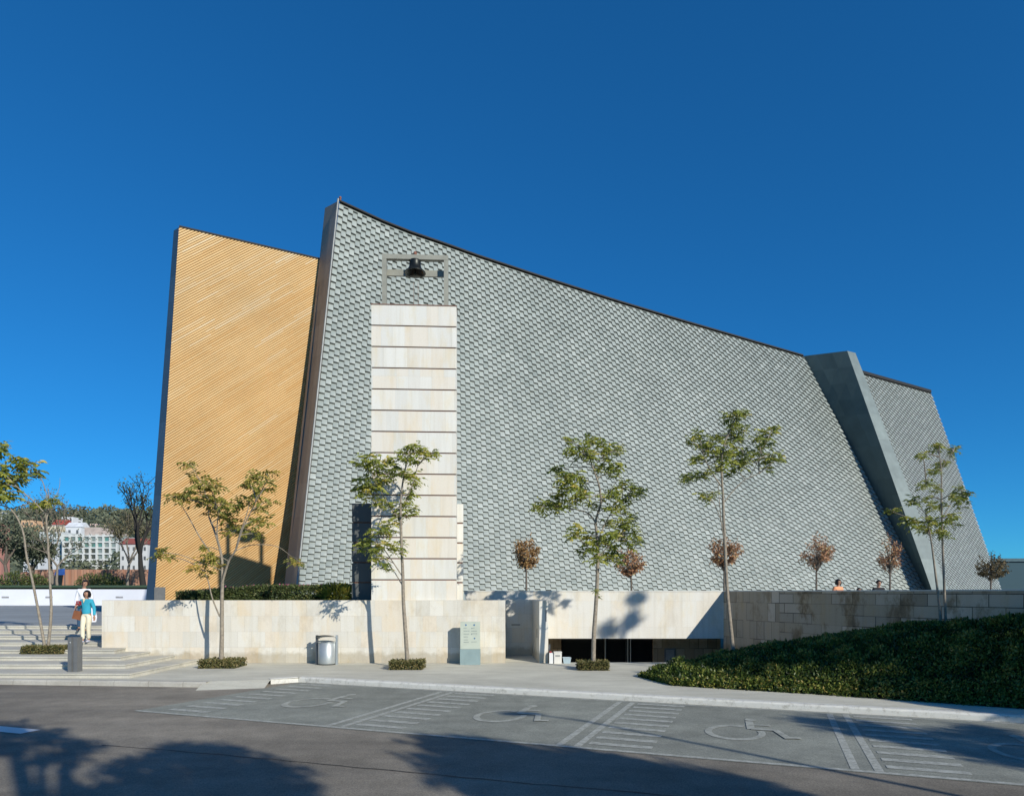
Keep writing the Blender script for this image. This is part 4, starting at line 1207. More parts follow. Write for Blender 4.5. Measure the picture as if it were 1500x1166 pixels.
bl = G(110, 990, 0.0)
bo = thing('bollard', 'square dark grey bollard with a vertical groove beside the steps', 'bollard', bl)
mb = MB()
h = 1.03; a = 0.125
for x0, x1 in ((-a, -0.022), (0.022, a)): mb.box(bl.x+x0, bl.y-0.11, 0, bl.x+x1, bl.y+0.11, h)
mb.box(bl.x-0.022, bl.y-0.075, 0, bl.x+0.022, bl.y+0.08, h-0.02)
mb.build('post', plain('bollard_grey', (0.15, 0.155, 0.155), 0.55, 0.2, var=0.12), bo)
mb = MB(); mb.lathe([(0, 0), (0.022, 0), (0.022, 0.012), (0, 0.012)], (0, 0, 0), 12)
o = mb.build('cap_screw', M['steel'], bo, local=True); o.location = (-0.06, -0.112, h-0.14); o.rotation_euler = (PI/2, 0, 0)
mb = MB(); mb.box(bl.x-0.2, bl.y-0.17, 0.004, bl.x+0.2, bl.y+0.17, 0.016); mb.build('base_plate', M['kerbgrey'], bo)

sx0, sx1 = P(674, 973, 20.9).x, P(703.5, 973, 20.9).x
sp = thing('sign_pillar', 'pale green direction sign pillar with blue dots and a teal base', 'sign', ((sx0+sx1)/2, 20.95, 0))
mb = MB(); mb.box(sx0, 20.86, 0, sx1, 21.10, 0.475); mb.build('base', plain('teal_base', (0.23, 0.31, 0.31), 0.5, var=0.08), sp)
mb = MB(); mb.box(sx0+0.008, 20.885, 0.478, sx1-0.008, 21.07, 1.31); mb.build('panel', plain('sign_green', (0.46, 0.50, 0.42), 0.4, var=0.06), sp)
dots = MB(); txt = MB()
W_ = sx1-sx0
rr = random.Random(2)
for u, v, r in ((0.29, 1.215, .028), (0.70, 1.215, .028), (0.72, 0.805, .026)):
    pts = [(sx0+u*W_+r*math.cos(2*PI*k/12), 20.881, v+r*math.sin(2*PI*k/12)) for k in range(12)]
    dots.face(pts)
dots.build('blue_dots', plain('sign_blue', (0.07, 0.17, 0.30), 0.5), sp)
for u, rows_ in ((0.18, (1.12, 1.03, .94, .85, .76, .69)), (0.56, (1.12, 1.03, .95, .70))):
    for v in rows_:
        x = sx0+u*W_
        for k in range(rr.randint(3, 5)):
            wd = rr.uniform(.018, .04)
            txt.face([(x, 20.881, v-.009), (x+wd, 20.881, v-.009), (x+wd, 20.881, v+.009), (x, 20.881, v+.009)]); x += wd+.01
for u, v in ((0.56, 1.11), (0.55, 0.93)):
    x = sx0+u*W_
    txt.face([(x, 20.879, v-.02), (x+.04, 20.879, v), (x, 20.879, v+.02)])
txt.build('lettering', plain('sign_ink', (0.20, 0.24, 0.23), 0.6), sp)

cb_ = thing('white_cabinet', 'low white cabinet with a grey label strip at the corner of the stone pier', 'cabinet', (P(816, 972, 21.3).x, 21.3, 0))
x0, x1 = P(811.5, 972, 21.3).x, P(822.5, 972, 21.3).x
mb = MB(); mb.box(x0, 21.2, 0.0, x1, 21.5, 0.335); mb.box(x0-.008, 21.19, 0.337, x1+.008, 21.51, 0.36); mb.build('body', plain('cabinet_white', (0.68, 0.66, 0.60), 0.5, var=.06), cb_)
mb = MB(); mb.box(x0+.04, 21.192, 0.22, x1-.05, 21.199, 0.27); mb.build('label_strip', plain('strip_grey', (0.3, 0.3, 0.28), 0.6), cb_)
po = thing('white_post', 'short white post with a red cap beside the low white cabinet', 'post', (P(807.5, 972, 21.3).x, 21.3, 0))
x0, x1 = P(804.5, 972, 21.3).x, P(810.5, 972, 21.3).x
mb = MB(); mb.box(x0, 21.24, 0, x1, 21.36, 0.33); mb.build('shaft', plain('post_white', (0.72, 0.72, 0.70), 0.5, var=.05), po)
mb = MB(); mb.box(x0+.01, 21.25, 0.333, x0+.07, 21.35, 0.375); mb.build('red_cap', plain('cap_red', (0.40, 0.03, 0.035), 0.5), po)
tb_ = thing('plastic_tub', 'small open pale blue tub standing near the glass entrance', 'tub', (P(830, 972, 21.35).x, 21.35, 0))
x0, x1 = P(824.5, 972, 21.35).x, P(836, 972, 21.35).x
lo = [(x0+.02, 21.26, 0), (x1-.02, 21.26, 0), (x1-.02, 21.46, 0), (x0+.02, 21.46, 0)]
hi = [(x0, 21.24, .17), (x1, 21.24, .17), (x1, 21.48, .17), (x0, 21.48, .17)]
mb = MB()
for i in range(4):
    j = (i+1) % 4; mb.face([lo[i], lo[j], hi[j], hi[i]])
    mb.face([Vector(lo[j])+Vector((0, 0, .02)), Vector(lo[i])+Vector((0, 0, .02)), Vector(hi[i]).lerp(Vector(hi[(i+2) % 4]), .05), Vector(hi[j]).lerp(Vector(hi[(j+2) % 4]), .05)])
mb.face([Vector(p)+Vector((0, 0, .02)) for p in lo]); mb.face(lo[::-1]); mb.build('shell', plain('tub_blue', (0.36, 0.46, 0.50), 0.45, var=.05), tb_)
mb = MB()
for i in range(4):
    j = (i+1) % 4; a, b = Vector(hi[i]), Vector(hi[j]); mb.tube([a, b], .012, 6)
mb.build('rim', plain('tub_rim_blue', (0.42, 0.50, 0.54), 0.45, var=.05), tb_)
# two little planter troughs on the wall behind the tower
tr_ = thing('metal_trough', 'grey metal corner box in the gap right of the bell tower', 'box', P(672, 876, 22.6))
q = P(672, 880, 22.5); mb = MB()
for i, dx in enumerate((-0.06, 0.14)):
    mb.hexa([(q.x+dx, 22.4, 1.7), (q.x+dx+.13, 22.4, 1.7), (q.x+dx+.13, 22.9, 1.7), (q.x+dx, 22.9, 1.7)],
            [(q.x+dx-.06, 22.4, 2.16), (q.x+dx+.05, 22.4, 2.16), (q.x+dx+.05, 22.9, 2.16), (q.x+dx-.06, 22.9, 2.16)])
mb.build('side_plate', M['zinc'], tr_)
mb = MB(); mb.box(q.x-.05, 22.5, 1.72, q.x+.2, 22.85, 1.78); mb.build('tray', M['steeldark'], tr_)

# ------------------------------------------------------------------ people
SKIN = plain('skin', (0.36, 0.20, 0.13), 0.5, var=0.05)
HAIR = plain('black_hair', (0.012, 0.010, 0.009), 0.4, var=0.2, scale=20)
def skin_obj(name, verts, edges, radii, mat, parent, root=0, sub=2):
    me = bpy.data.meshes.new(name+'_raw'); me.from_pydata(verts, edges, []); me.update()
    o = bpy.data.objects.new(name+'_raw', me); C.objects.link(o)
    md = o.modifiers.new('s', 'SKIN'); md.use_smooth_shade = True
    lay = me.skin_vertices[0] if len(me.skin_vertices) else None
    if lay is None:
        bm = bmesh.new(); bm.from_mesh(me); bm.verts.layers.skin.verify(); bm.to_mesh(me); bm.free(); lay = me.skin_vertices[0]
    for i, r in enumerate(radii):
        lay.data[i].radius = (r, r) if not hasattr(r, '__len__') else r
        lay.data[i].use_root = (i == root)
    s = o.modifiers.new('u', 'SUBSURF'); s.levels = sub; s.render_levels = sub
    dg = bpy.context.evaluated_depsgraph_get()
    out = bpy.data.meshes.new_from_object(o.evaluated_get(dg))
    out.name = name
    bpy.data.objects.remove(o)
    out.materials.clear(); out.materials.append(mat)
    for p in out.polygons: p.use_smooth = True
    ob = bpy.data.objects.new(name, out); C.objects.link(ob); ob.parent = parent
    return ob

def person(label, foot, rz, scale, J, top_mat, leg_mat, shoe_mat, hair_len=0.2, group=None, hat=None, tail=False):
    t = thing('person', label, 'person', foot, rz, group)
    t.scale = (scale,)*3
    V = []; Ed = []; Rd = []
    def add(p, r, link=None):
        V.append(tuple(p)); Rd.append(r)
        if link is not None: Ed.append((link, len(V)-1))
        return len(V)-1
    def chain(pts, link):
        for p, r in pts: link = add(p, r, link)
        return link
    pel = add((0, 0, .93), (.10, .085)); sp_ = add((0, .0, 1.12), (.095, .075), pel); chs = add((0, .0, 1.29), (.11, .08), sp_)
    nk = add((0, 0, 1.40), .05, chs)
    n2 = add((0, -.015, 1.455), .047, nk)
    hx, hy = J.get('head', (0, 0))
    h1 = add((hx*.5, -.03+hy*.5, 1.505), (.062, .07), n2); h2 = add((hx, -.03+hy, 1.575), (.076, .09), h1); add((hx, -.02+hy, 1.635), (.055, .065), h2)
    nose = add((hx, -.03+hy-.10, 1.565), .014, h2)
    for sg in (-1, 1):
        add((hx+sg*.078, -.02+hy, 1.57), (.014, .022), h2)      # ears
    ends = []
    for sg, key in ((-1, 'r'), (1, 'l')):
        sh_, el_, wr_, fd = J[key]
        s = add(sh_, .052, chs); e = chain([(Vector(sh_).lerp(Vector(el_), .5), .043), (el_, .036), (Vector(el_).lerp(Vector(wr_), .5), .032), (wr_, .025)], s)
        d = Vector(fd).normalized(); wv = Vector(wr_)
        side = d.cross(Vector((0, -1, 0.2))); side.normalize()
        pm = add(wv+d*.045, (.034, .018), e)
        palm = add(wv+d*.075, (.036, .015), pm)
        for k, (o_, L) in enumerate(((-.028, .06), (-.009, .072), (.010, .066), (.027, .05))):
            b = wv+d*.088+side*o_
            curl = Vector((0, -.012, -.006))
            f1 = add(b, .009, palm); f2 = add(b+d*L*.5+curl, .008, f1); add(b+d*L*.85+curl*3, .007, f2)
        th = add(wv+d*.035+side*(-.038)*sg*-1, .011, pm); add(wv+d*.075+side*(.055)*sg, .009, th)
        ends.append(wv+d*.08)
    for key in ('rl', 'll'):
        hp, kn, an, to = J[key]
        s = add(hp, .078, pel); e = chain([(Vector(hp).lerp(Vector(kn), .5), .066), (kn, .05), (Vector(kn).lerp(Vector(an), .4), .047), (an, .034)], s)
        f = add(Vector(an)+Vector((0, -.02, -.045)), .036, e); add(to, .028, f)
    skin_obj('body', V, Ed, Rd, SKIN, t)
    # top
    V2 = []; E2_ = []; R2 = []
    def a2(p, r, link=None):
        V2.append(tuple(p)); R2.append(r)
        if link is not None: E2_.append((link, len(V2)-1))
        return len(V2)-1
    b0 = a2((0, 0, .87), (.160, .122)); b1 = a2((0, 0, 1.02), (.15, .115), b0); b2 = a2((0, 0, 1.16), (.14, .11), b1); b3 = a2((0, 0, 1.30), (.145, .105), b2); a2((0, 0, 1.395), (.075, .065), b3)
    for key in ('r', 'l'):
        sh_, el_, wr_, fd = J[key]
        s = a2(sh_, .075, b3)
        for p, r in ((Vector(sh_).lerp(Vector(el_), .5), .064), (el_, .056), (Vector(el_).lerp(Vector(wr_), .55), .050), (Vector(el_).lerp(Vector(wr_), .97), .044)): s = a2(p, r, s)
    skin_obj('top_clothing', V2, E2_, R2, top_mat, t)
    V2, E2_, R2 = [], [], []
    b0 = a2((0, 0, .93), (.15, .115)); a2((0, 0, 1.0), (.135, .105), b0)
    for key in ('rl', 'll'):
        hp, kn, an, to = J[key]
        s = a2(hp, .096, b0)
        for p, r in ((Vector(hp).lerp(Vector(kn), .5), .086), (kn, .070), (Vector(kn).lerp(Vector(an), .5), .064), (Vector(kn).lerp(Vector(an), .96), .058)): s = a2(p, r, s)
    skin_obj('trousers', V2, E2_, R2, leg_mat, t)
    for key in ('rl', 'll'):
        an, to = Vector(J[key][2]), Vector(J[key][3])
        V2, E2_, R2 = [], [], []
        s = a2(an+Vector((0, .035, -.045)), .042); s = a2(an.lerp(to, .5)+Vector((0, 0, -.02)), (.045, .038), s); a2(to, (.042, .032), s)
        skin_obj('shoe', V2, E2_, R2, shoe_mat, t)
    # hair: cap and fall round the back and sides
    mb = MB(); hc = Vector((hx, hy-.02, 1.585))
    rows = []
    for i in range(9):
        th = PI*0.60*i/8
        row = []
        for k in range(20):
            ph = 2*PI*k/20
            fr_ = max(0, -math.sin(ph))               # front
            rr_ = 1.0
            z = math.cos(th)*.105
            if fr_ > .35 and th > PI*.28: z = max(z, .045)
            r_ = math.sin(max(th, .02))*(.098 if fr_ < .35 else .094)
            row.append((hc.x+r_*math.cos(ph), hc.y+r_*1.12*math.sin(ph)+.008, hc.z+z))
        rows.append(row)
    mb.grid(rows[::-1], closed=True)
    if hair_len > 0:
        rows = []
        for i in range(7):
            q = i/6; row = []
            for k in range(15):
                ph = math.radians(-38+256*k/14)
                r_ = .098+.02*math.sin(PI*q)-.012*q
                row.append((hc.x+r_*math.cos(ph), hc.y+r_*1.1*math.sin(ph)+.01, hc.z+.03-q*hair_len))
            rows.append(row)
        mb.grid(rows)
        mb.grid([[(x*1.0-(x-hc.x)*.12, y-(y-hc.y)*.12, z) for x, y, z in r] for r in rows][::-1])
    if tail:
        mb.tube(smooth_path([hc+Vector((.0, .10, .05)), hc+Vector((-.10, .16, .02)), hc+Vector((-.16, .17, -.10))]), [.03, .045, .05, .05, .045, .04, .035, .02, .01], 8)
    mb.build('hair', HAIR, t, local=True)
    for sg in (-1, 1):
        mb = MB(); mb.ellipsoid((hx+sg*.03, hy-.03-.086, 1.588), (.011, .006, .007), 8, 5); mb.build('eye', M['trim'], t, local=True)
    mb = MB(); mb.ellipsoid((hx, hy-.03-.080, 1.525), (.022, .007, .006), 8, 5); mb.build('mouth', plain('lip', (0.28, 0.09, 0.08), 0.5), t, local=True)
    return t
def cloth(name, col, var=.1): return plain(name, col, 0.85, var=var, scale=7)

wf = Vector((P(127, 940, 21.9).x, 21.9, 0.6))
JW = {'head': (.03, -.01), 'r': ((-.165, 0, 1.335), (-.255, .03, 1.10), (-.115, -.20, 1.19), (.5, -.5, .55)), 'l': ((.165, 0, 1.335), (.235, .03, 1.09), (.275, -.03, .86), (.15, -.1, -1)),
      'rl': ((-.085, 0, .88), (-.075, -.09, .49), (-.055, -.10, .09), (-.06, -.25, .03)), 'll': ((.085, 0, .88), (.06, .0, .49), (.0, .10, .10), (.0, -.04, .03))}
wm = person('person in a turquoise cardigan and cream trousers coming down the steps', wf, math.radians(-4), 1.0, JW, cloth('turquoise_knit', (0.03, 0.33, 0.46)), cloth('cream_cotton', (0.70, 0.65, 0.49)), cloth('pale_shoe', (0.45, 0.47, 0.55)), .17)
# pale collar of the blouse
mb = MB()
mb.face([(-.05, -.118, 1.40), (.0, -.150, 1.27), (.045, -.118, 1.40), (0, -.09, 1.42)]); mb.build('blouse_collar', cloth('cream_collar', (0.70, 0.63, 0.40)), wm, local=True)
def wpos(p, t): return Matrix.Translation(t.location) @ Matrix.Rotation(t.rotation_euler.z, 4, 'Z') @ (Vector(p)*t.scale.x)
hb2 = thing('handbag', 'brown leather handbag hanging from the arm of the person in turquoise', 'handbag', wpos((-.30, -.02, .82), wm))
q = wpos((-.30, .0, .80), wm)
mb = MB()
lo = [q+Vector(v) for v in ((-.15, -.07, -.02), (.13, -.07, -.09), (.13, .07, -.09), (-.15, .07, -.02))]
hi = [q+Vector(v) for v in ((-.09, -.045, .24), (.11, -.045, .20), (.11, .045, .20), (-.09, .045, .24))]
mb.hexa(lo, hi)
BAG = plain('brown_leather', (0.22, 0.085, 0.035), 0.45, var=.2)
o = mb.build('bag_body', BAG, hb2)
bv = o.modifiers.new('b', 'BEVEL'); bv.width = .03; bv.segments = 3
mb = MB(); mb.tube(smooth_path([q+Vector((-.07, 0, .22)), q+Vector((-.03, -.02, .34)), wpos((-.245, -.0, 1.13), wm), q+Vector((.10, -.02, .30)), q+Vector((.09, 0, .19))]), .012, 6); mb.build('strap', BAG, hb2)
rdp = thing('red_purse', 'small dark red purse held in the hand at the chest of the person in turquoise', 'purse', wpos((-.07, -.26, 1.25), wm))
q = wpos((-.075, -.25, 1.27), wm); mb = MB(); mb.box(q.x-.075, q.y-.03, q.z-.06, q.x+.07, q.y+.02, q.z+.07)
REDP = plain('dark_red', (0.26, 0.012, 0.02), 0.45)
o = mb.build('purse_body', REDP, rdp); bv = o.modifiers.new('b', 'BEVEL'); bv.width = .018; bv.segments = 2
mb = MB(); mb.box(q.x-.03, q.y-.036, q.z-.005, q.x+.02, q.y-.0305, q.z+.03); mb.build('clasp', M['steel'], rdp)

wr = Vector((P(124, 921, 23.0).x, 23.0, 0.60))
wr = Vector((P(123.5, 924, 24.4).x, 24.4, 0.84))
JB = {'head': (.05, -.02), 'r': ((-.165, 0, 1.335), (-.23, .02, 1.09), (-.20, -.12, .88), (0, -.2, -1)), 'l': ((.165, 0, 1.335), (.22, .02, 1.10), (.20, -.06, .86), (.05, -.1, -1)),
      'rl': ((-.085, 0, .88), (-.16, .03, .50), (-.21, .16, .11), (-.22, .02, .03)), 'll': ((.085, 0, .88), (.09, -.05, .49), (.08, .02, .09), (.08, -.13, .03))}
wb = person('person in a white top and blue jeans walking close behind the turquoise cardigan', wr, math.radians(14), 1.075, JB, cloth('white_cotton', (0.72, 0.74, 0.78), .05), cloth('blue_denim', (0.035, 0.09, 0.17)), cloth('dark_shoe', (0.03, 0.03, 0.035)), .12, tail=True)
bg_ = thing('white_bag', 'white plastic carrier bag hanging beside the two walkers on the steps', 'bag', wpos((.28, -.1, .45), wb))
q = wpos((.24, -.12, .50), wb); rr = random.Random(4)
mb = MB()
rows = []
for i in range(9):
    z = i/8; r_ = (.05+.13*math.sin(PI*min(1, (1-z)*.62+.12)))
    rows.append([(q.x+r_*1.05*math.cos(2*PI*k/14)*(1+rr.uniform(-.08, .08))+.03*(1-z), q.y+r_*.6*math.sin(2*PI*k/14), q.z-.22+.50*z) for k in range(14)])
mb.grid(rows, closed=True); mb.face(rows[0][::-1]); mb.build('bag_body', cloth('white_plastic', (0.78, 0.80, 0.86), .04), bg_)
mb = MB(); mb.tube([q+Vector((0, 0, .27)), wpos((.205, -.07, .80), wb)], .014, 6); mb.build('bag_handle', cloth('white_plastic_handle', (0.78, 0.80, 0.86), .04), bg_)

def bystander(px, pytop, D, label, tm, lm, rz, hair=.12, hgt=1.665):
    top = P(px, pytop, D)
    s = (top.z-PLAZA)/hgt
    JS = {'head': (0, 0), 'r': ((-.165, 0, 1.335), (-.25, .02, 1.09), (-.24, -.06, .86), (0, -.1, -1)), 'l': ((.165, 0, 1.335), (.25, .02, 1.09), (.24, -.06, .86), (0, -.1, -1)),
          'rl': ((-.085, 0, .88), (-.09, -.02, .49), (-.09, .02, .09), (-.10, -.13, .03)), 'll': ((.085, 0, .88), (.09, -.02, .49), (.09, .02, .09), (.10, -.13, .03))}
    return person(label, (top.x, D, PLAZA), rz, s, JS, tm, lm, cloth('brown_shoe', (0.05, 0.035, 0.03)), hair)
bystander(1227.5, 848.5, 27.0, 'person with dark hair in an orange shirt seen above the shaded wall', cloth('orange_shirt', (0.75, 0.32, 0.16)), cloth('grey_trousers', (0.1, 0.1, 0.11)), math.radians(20), .16)
bystander(1258, 861, 27.0, 'person with only the black crown of the head showing over the wall', cloth('grey_shirt', (0.25, 0.25, 0.27)), cloth('grey_trousers_b', (0.1, 0.1, 0.11)), math.radians(0), .05)
bystander(1287, 850.0, 27.0, 'person in a black jacket seen above the shaded wall', cloth('black_jacket', (0.015, 0.016, 0.018)), cloth('black_trousers', (0.02, 0.02, 0.022)), math.radians(-10), .05)

# ------------------------------------------------------------------ distance: left of the church
def sstep(a, b, x):
    t = min(1, max(0, (x-a)/(b-a))); return t*t*(3-2*t)
def hillz(x, y):
    r = x/max(1, y)
    h = 3.0+6.0*sstep(95, 300, y)+46*sstep(300, 500, y)-6*sstep(560, 1100, y)
    f = 1-sstep(-0.50, -0.20, r)
    return -2.0+(h+2.0)*f+ (2.2*mnoise.noise(Vector((x*.01, y*.01, 0))) if y > 150 else 0)*f
mb = MB(); rows = []
ysamp = [68.2, 73, 82, 95, 120, 150, 190, 240, 290, 330, 370, 410, 450, 490, 540, 620, 760, 1000, 1500]
for y in ysamp:
    rows.append([(-1.25*y+1.15*y*i/40, y, hillz(-1.25*y+1.15*y*i/40, y) if y > 70 else lerp(2.5, 3.0, (y-64)/10)*(1-sstep(-.5, -.2, (-1.25*y+1.15*y*i/40)/y))-2*sstep(-.5, -.2, (-1.25*y+1.15*y*i/40)/y)) for i in range(41)])
mb.grid(rows[:5], smooth=True); setp(mb.build('lawn', M['lawn']), kind='structure')
mb = MB(); mb.grid(rows[4:], smooth=True); setp(mb.build('hill', M['hill']), kind='structure')

ww = thing('white_wall', 'long low white rendered wall at the back of the plaza', 'wall', (-50, 67, PLAZA))
mb = MB(); mb.box(-120, 67, PLAZA-.1, (217-750)*.067, 67.6, 2.535); mb.build('wall', M['whitewall'], ww)
for px in (8, 72, 175):
    q = P(px, 874.5, 67); mb = MB(); mb.box(q.x-.35, 66.97, q.z-.08, q.x+.35, 66.995, q.z+.08); mb.build('recessed_light', plain('fitting_grey', (0.3, 0.3, 0.31), 0.6), ww)
mb = MB(); mb.face([(-120, 67.6, 2.50), (-35.8, 67.6, 2.50), (-37, 75, 3.0), (-125, 75, 3.0)]); setp(mb.build('lawn_strip', M['lawn']), kind='structure')

bw = thing('brick_boundary_wall', 'terracotta brick boundary wall with ribbed face beyond the lawn', 'wall', P(140, 858, 95))
mb = MB(); bwm = tinted('ribbed_brick', [(0, (0.30, 0.15, 0.10)), (1, (0.44, 0.25, 0.17))], 0.85)
rr = random.Random(6)
x = P(30, 850, 95).x; xe = P(228, 850, 95).x; i = 0
while x < xe:
    wd = 0.42; yy = 95-(0.14 if i % 2 else 0)
    mb.tint = rr.random()
    mb.box(x, yy, 2.4, x+wd, 95.4, P(0, 834, 95).z if x > P(48, 0, 95).x else P(0, 838, 95).z, 'yxXZ'); x += wd+.002; i += 1
mb.build('wall', bwm, bw)

def building(name, label, px0, px1, py0, py1, D, col, floors, cols, depth=10, roof=None, wincol=(0.05, 0.06, 0.06), winw=.5, winh=.5, rz=0, group=None, skip=()):
    a, b = P(px0, py1, D), P(px1, py0, D)
    t = thing(name, label, 'building', ((a.x+b.x)/2, D, a.z), 0, group)
    mb = MB(); mb.box(a.x, D, a.z-14, b.x, D+depth, b.z); mb.build('wall', plain(name+'_render', col, 0.8, var=.08, scale=.15), t)
    W, H = b.x-a.x, b.z-a.z
    wm_ = plain('window_shade', wincol, 0.2, var=.4, scale=.4)
    for i in range(cols):
        for j in range(floors):
            if (i, j) in skip: continue
            cx = a.x+W*(i+.5)/cols; cz = a.z+H*(j+.5)/floors
            ww_, hh = W/cols*winw/2, H/floors*winh/2
            m2 = MB(); m2.box(cx-ww_, D-.03, cz-hh, cx+ww_, D-.004, cz+hh, 'yxXzZ'); m2.build('window', wm_, t)
    if roof:
        m2 = MB(); e = .4
        m2.hexa([(a.x-e, D-e, b.z+.02), (b.x+e, D-e, b.z+.02), (b.x+e, D+depth+e, b.z+.02), (a.x-e, D+depth+e, b.z+.02)],
                [(a.x-e*.5, D+depth*.45, b.z+roof[0]), (b.x+e*.5, D+depth*.45, b.z+roof[0]), (b.x+e*.5, D+depth*.55, b.z+roof[0]), (a.x-e*.5, D+depth*.55, b.z+roof[0])])
        m2.build('roof', plain('roof_'+name, roof[1], 0.85, var=.2, scale=.4), t)
    return t

# apartment block: white egg-crate front with a recessed pane in every bay
ab = thing('apartment_block', 'white grid fronted apartment block with six rows of windows below the hill', 'building', P(125, 840, 330))
D = 330.0
xa_, xb_ = P(92, 0, D).x, P(170.5, 0, D).x
zb_, zt_ = P(0, 837, D).z, P(0, 785, D).z
mb = MB(); mb.box(xa_, D+1.2, zb_-10, xb_, D+16, zt_+.5); mb.build('back_wall', plain('block_shade', (0.34, 0.38, 0.36), 0.8), ab)
gr = MB(); nc, nr = 8, 6
for i in range(nc+1):
    x = lerp(xa_, xb_, i/nc); gr.box(x-.42, D, zb_-10, x+.42, D+1.19, zt_+.9)
for j in range(nr+1):
    z = lerp(zb_, zt_, j/nr); gr.box(xa_, D+.05, z-.38, xb_, D+1.19, z+.38)
gr.build('white_grid', plain('block_white', (0.58, 0.60, 0.58), 0.8, var=.06, scale=.1), ab)
wms = [plain('pane_teal', (0.10, 0.24, 0.22), 0.25, var=.3), plain('pane_dark', (0.07, 0.075, 0.06), 0.25, var=.3), plain('pane_grey', (0.22, 0.27, 0.26), 0.25, var=.3)]
rr = random.Random(12)
for i in range(nc):
    for j in range(nr):
        x0, x1 = lerp(xa_, xb_, i/nc)+.5, lerp(xa_, xb_, (i+1)/nc)-.5; z0, z1 = lerp(zb_, zt_, j/nr)+.5, lerp(zb_, zt_, (j+1)/nr)-.5
        m2 = MB(); m2.box(x0, D+.75, z0, x1, D+1.19, z1, 'yZ'); m2.build('window', rr.choice(wms if j > 3 else wms[1:]), ab)
m2 = MB(); m2.box(P(118, 0, D).x, D+3, zt_+.5, P(142, 0, D).x, D+14, zt_+4.5); m2.box(P(128, 0, D).x, D+2, zt_+.5, P(168, 0, D).x, D+12, zt_+2.2)
m2.build('roof_rooms', plain('roof_room', (0.45, 0.38, 0.34), 0.8, var=.2, scale=.3), ab)
building('apartment_wing', 'older white apartment wing left of the grid fronted block', 58, 91, 779, 838, 336, (0.55, 0.58, 0.57), 7, 5, 14, None, (0.13, 0.17, 0.17), .55, .45)
building('white_tower_house', 'white cubic house on the hill with small dark windows', 90, 106.5, 757, 775, 430, (0.66, 0.68, 0.70), 2, 3, 10, None, (0.06, 0.06, 0.07), .45, .4, skip=((0, 1), (1, 0)))
building('peach_house', 'peach coloured house left on the hill', 31, 50, 762, 782, 420, (0.62, 0.40, 0.24), 2, 3, 10, None, (0.12, 0.1, 0.09), .4, .4)
building('cream_house', 'cream house in the middle of the slope above the apartment wing', 62, 90, 771, 784, 405, (0.58, 0.52, 0.38), 1, 5, 9, None, (0.14, 0.13, 0.12), .4, .45)
building('red_roofed_house', 'house with a red tiled roof below the white cubic house', 76, 93, 768.5, 774, 418, (0.55, 0.5, 0.45), 1, 3, 10, (3.6, (0.34, 0.07, 0.05)), (0.1, 0.09, 0.09), .4, .4)
building('pink_house', 'pale pink house right of the white cubic house', 122, 141, 767, 782, 415, (0.58, 0.44, 0.40), 2, 3, 9, None, (0.14, 0.11, 0.10), .45, .4)
building('white_sloping_house', 'white house above the grid fronted block with a plain gable', 96, 119, 772, 786, 390, (0.66, 0.68, 0.70), 1, 2, 8, (3.0, (0.62, 0.64, 0.66)), (0.12, 0.13, 0.14), .3, .4)
building('brick_flats', 'salmon brick flats at the left edge of the picture', -50, 2, 768, 850, 150, (0.40, 0.19, 0.15), 6, 4, 2.5, None, (0.09, 0.07, 0.07), .35, .4)
building('white_shed', 'white low building seen through the trees at the left', 34, 58, 792, 838, 230, (0.60, 0.62, 0.64), 3, 3, 10, None, (0.16, 0.18, 0.2), .4, .35)
building('red_and_white_house', 'white house with a dark red roof behind the sparse tree by the ochre wing', 176, 216, 797, 838, 240, (0.55, 0.55, 0.54), 3, 5, 9, (2.4, (0.26, 0.07, 0.055)), (0.12, 0.12, 0.12), .4, .4)
building('far_white_house', 'tiny white house on the skyline at the left edge', -6, 14, 750, 764, 450, (0.66, 0.67, 0.68), 1, 3, 9, None, (0.15, 0.15, 0.16), .4, .4)
tp = thing('blue_tarpaulin', 'blue tarpaulin roof over a shelter by the brick boundary wall', 'tarpaulin', P(88, 840, 93))
q0, q1 = P(79, 842, 92.5), P(95, 842, 92.5)
mb = MB(); mb.face([q0, q1, P(95, 832.5, 94.5), P(83, 834, 94.5)]); mb.build('sheet', plain('tarp_blue', (0.03, 0.09, 0.30), 0.6, var=.2, scale=1), tp)
for q in (q0, q1):
    mb = MB(); mb.tube([(q.x, q.y, 2.4), q], .05, 6); mb.build('pole', M['steeldark'], tp)

# big dark roof at the far right
db = thing('dark_blue_hall', 'plain dark blue hall at the right edge beyond the church', 'building', P(1490, 866, 75))
mb = MB(); x0, x1 = P(1440, 0, 75).x, P(1700, 0, 75).x; zt2 = P(0, 822.5, 75).z
mb.box(x0, 75, 0.5, x1, 95, zt2); mb.build('wall', plain('hall_blue', (0.045, 0.085, 0.105), 0.85, var=.08, scale=.1, spec=.2), db)
mb = MB(); mb.box(x0-.2, 74.8, zt2+.01, x1+.2, 95.2, zt2+.35); mb.build('roof_edge', plain('hall_edge', (0.07, 0.12, 0.14), 0.7, spec=.2), db)
for k in range(5):
    x = x0+3+k*5
    mb = MB(); mb.box(x, 74.93, 1.2, x+2.6, 74.99, 2.4, 'yxXzZ'); mb.build('window', M['glassdark'], db)

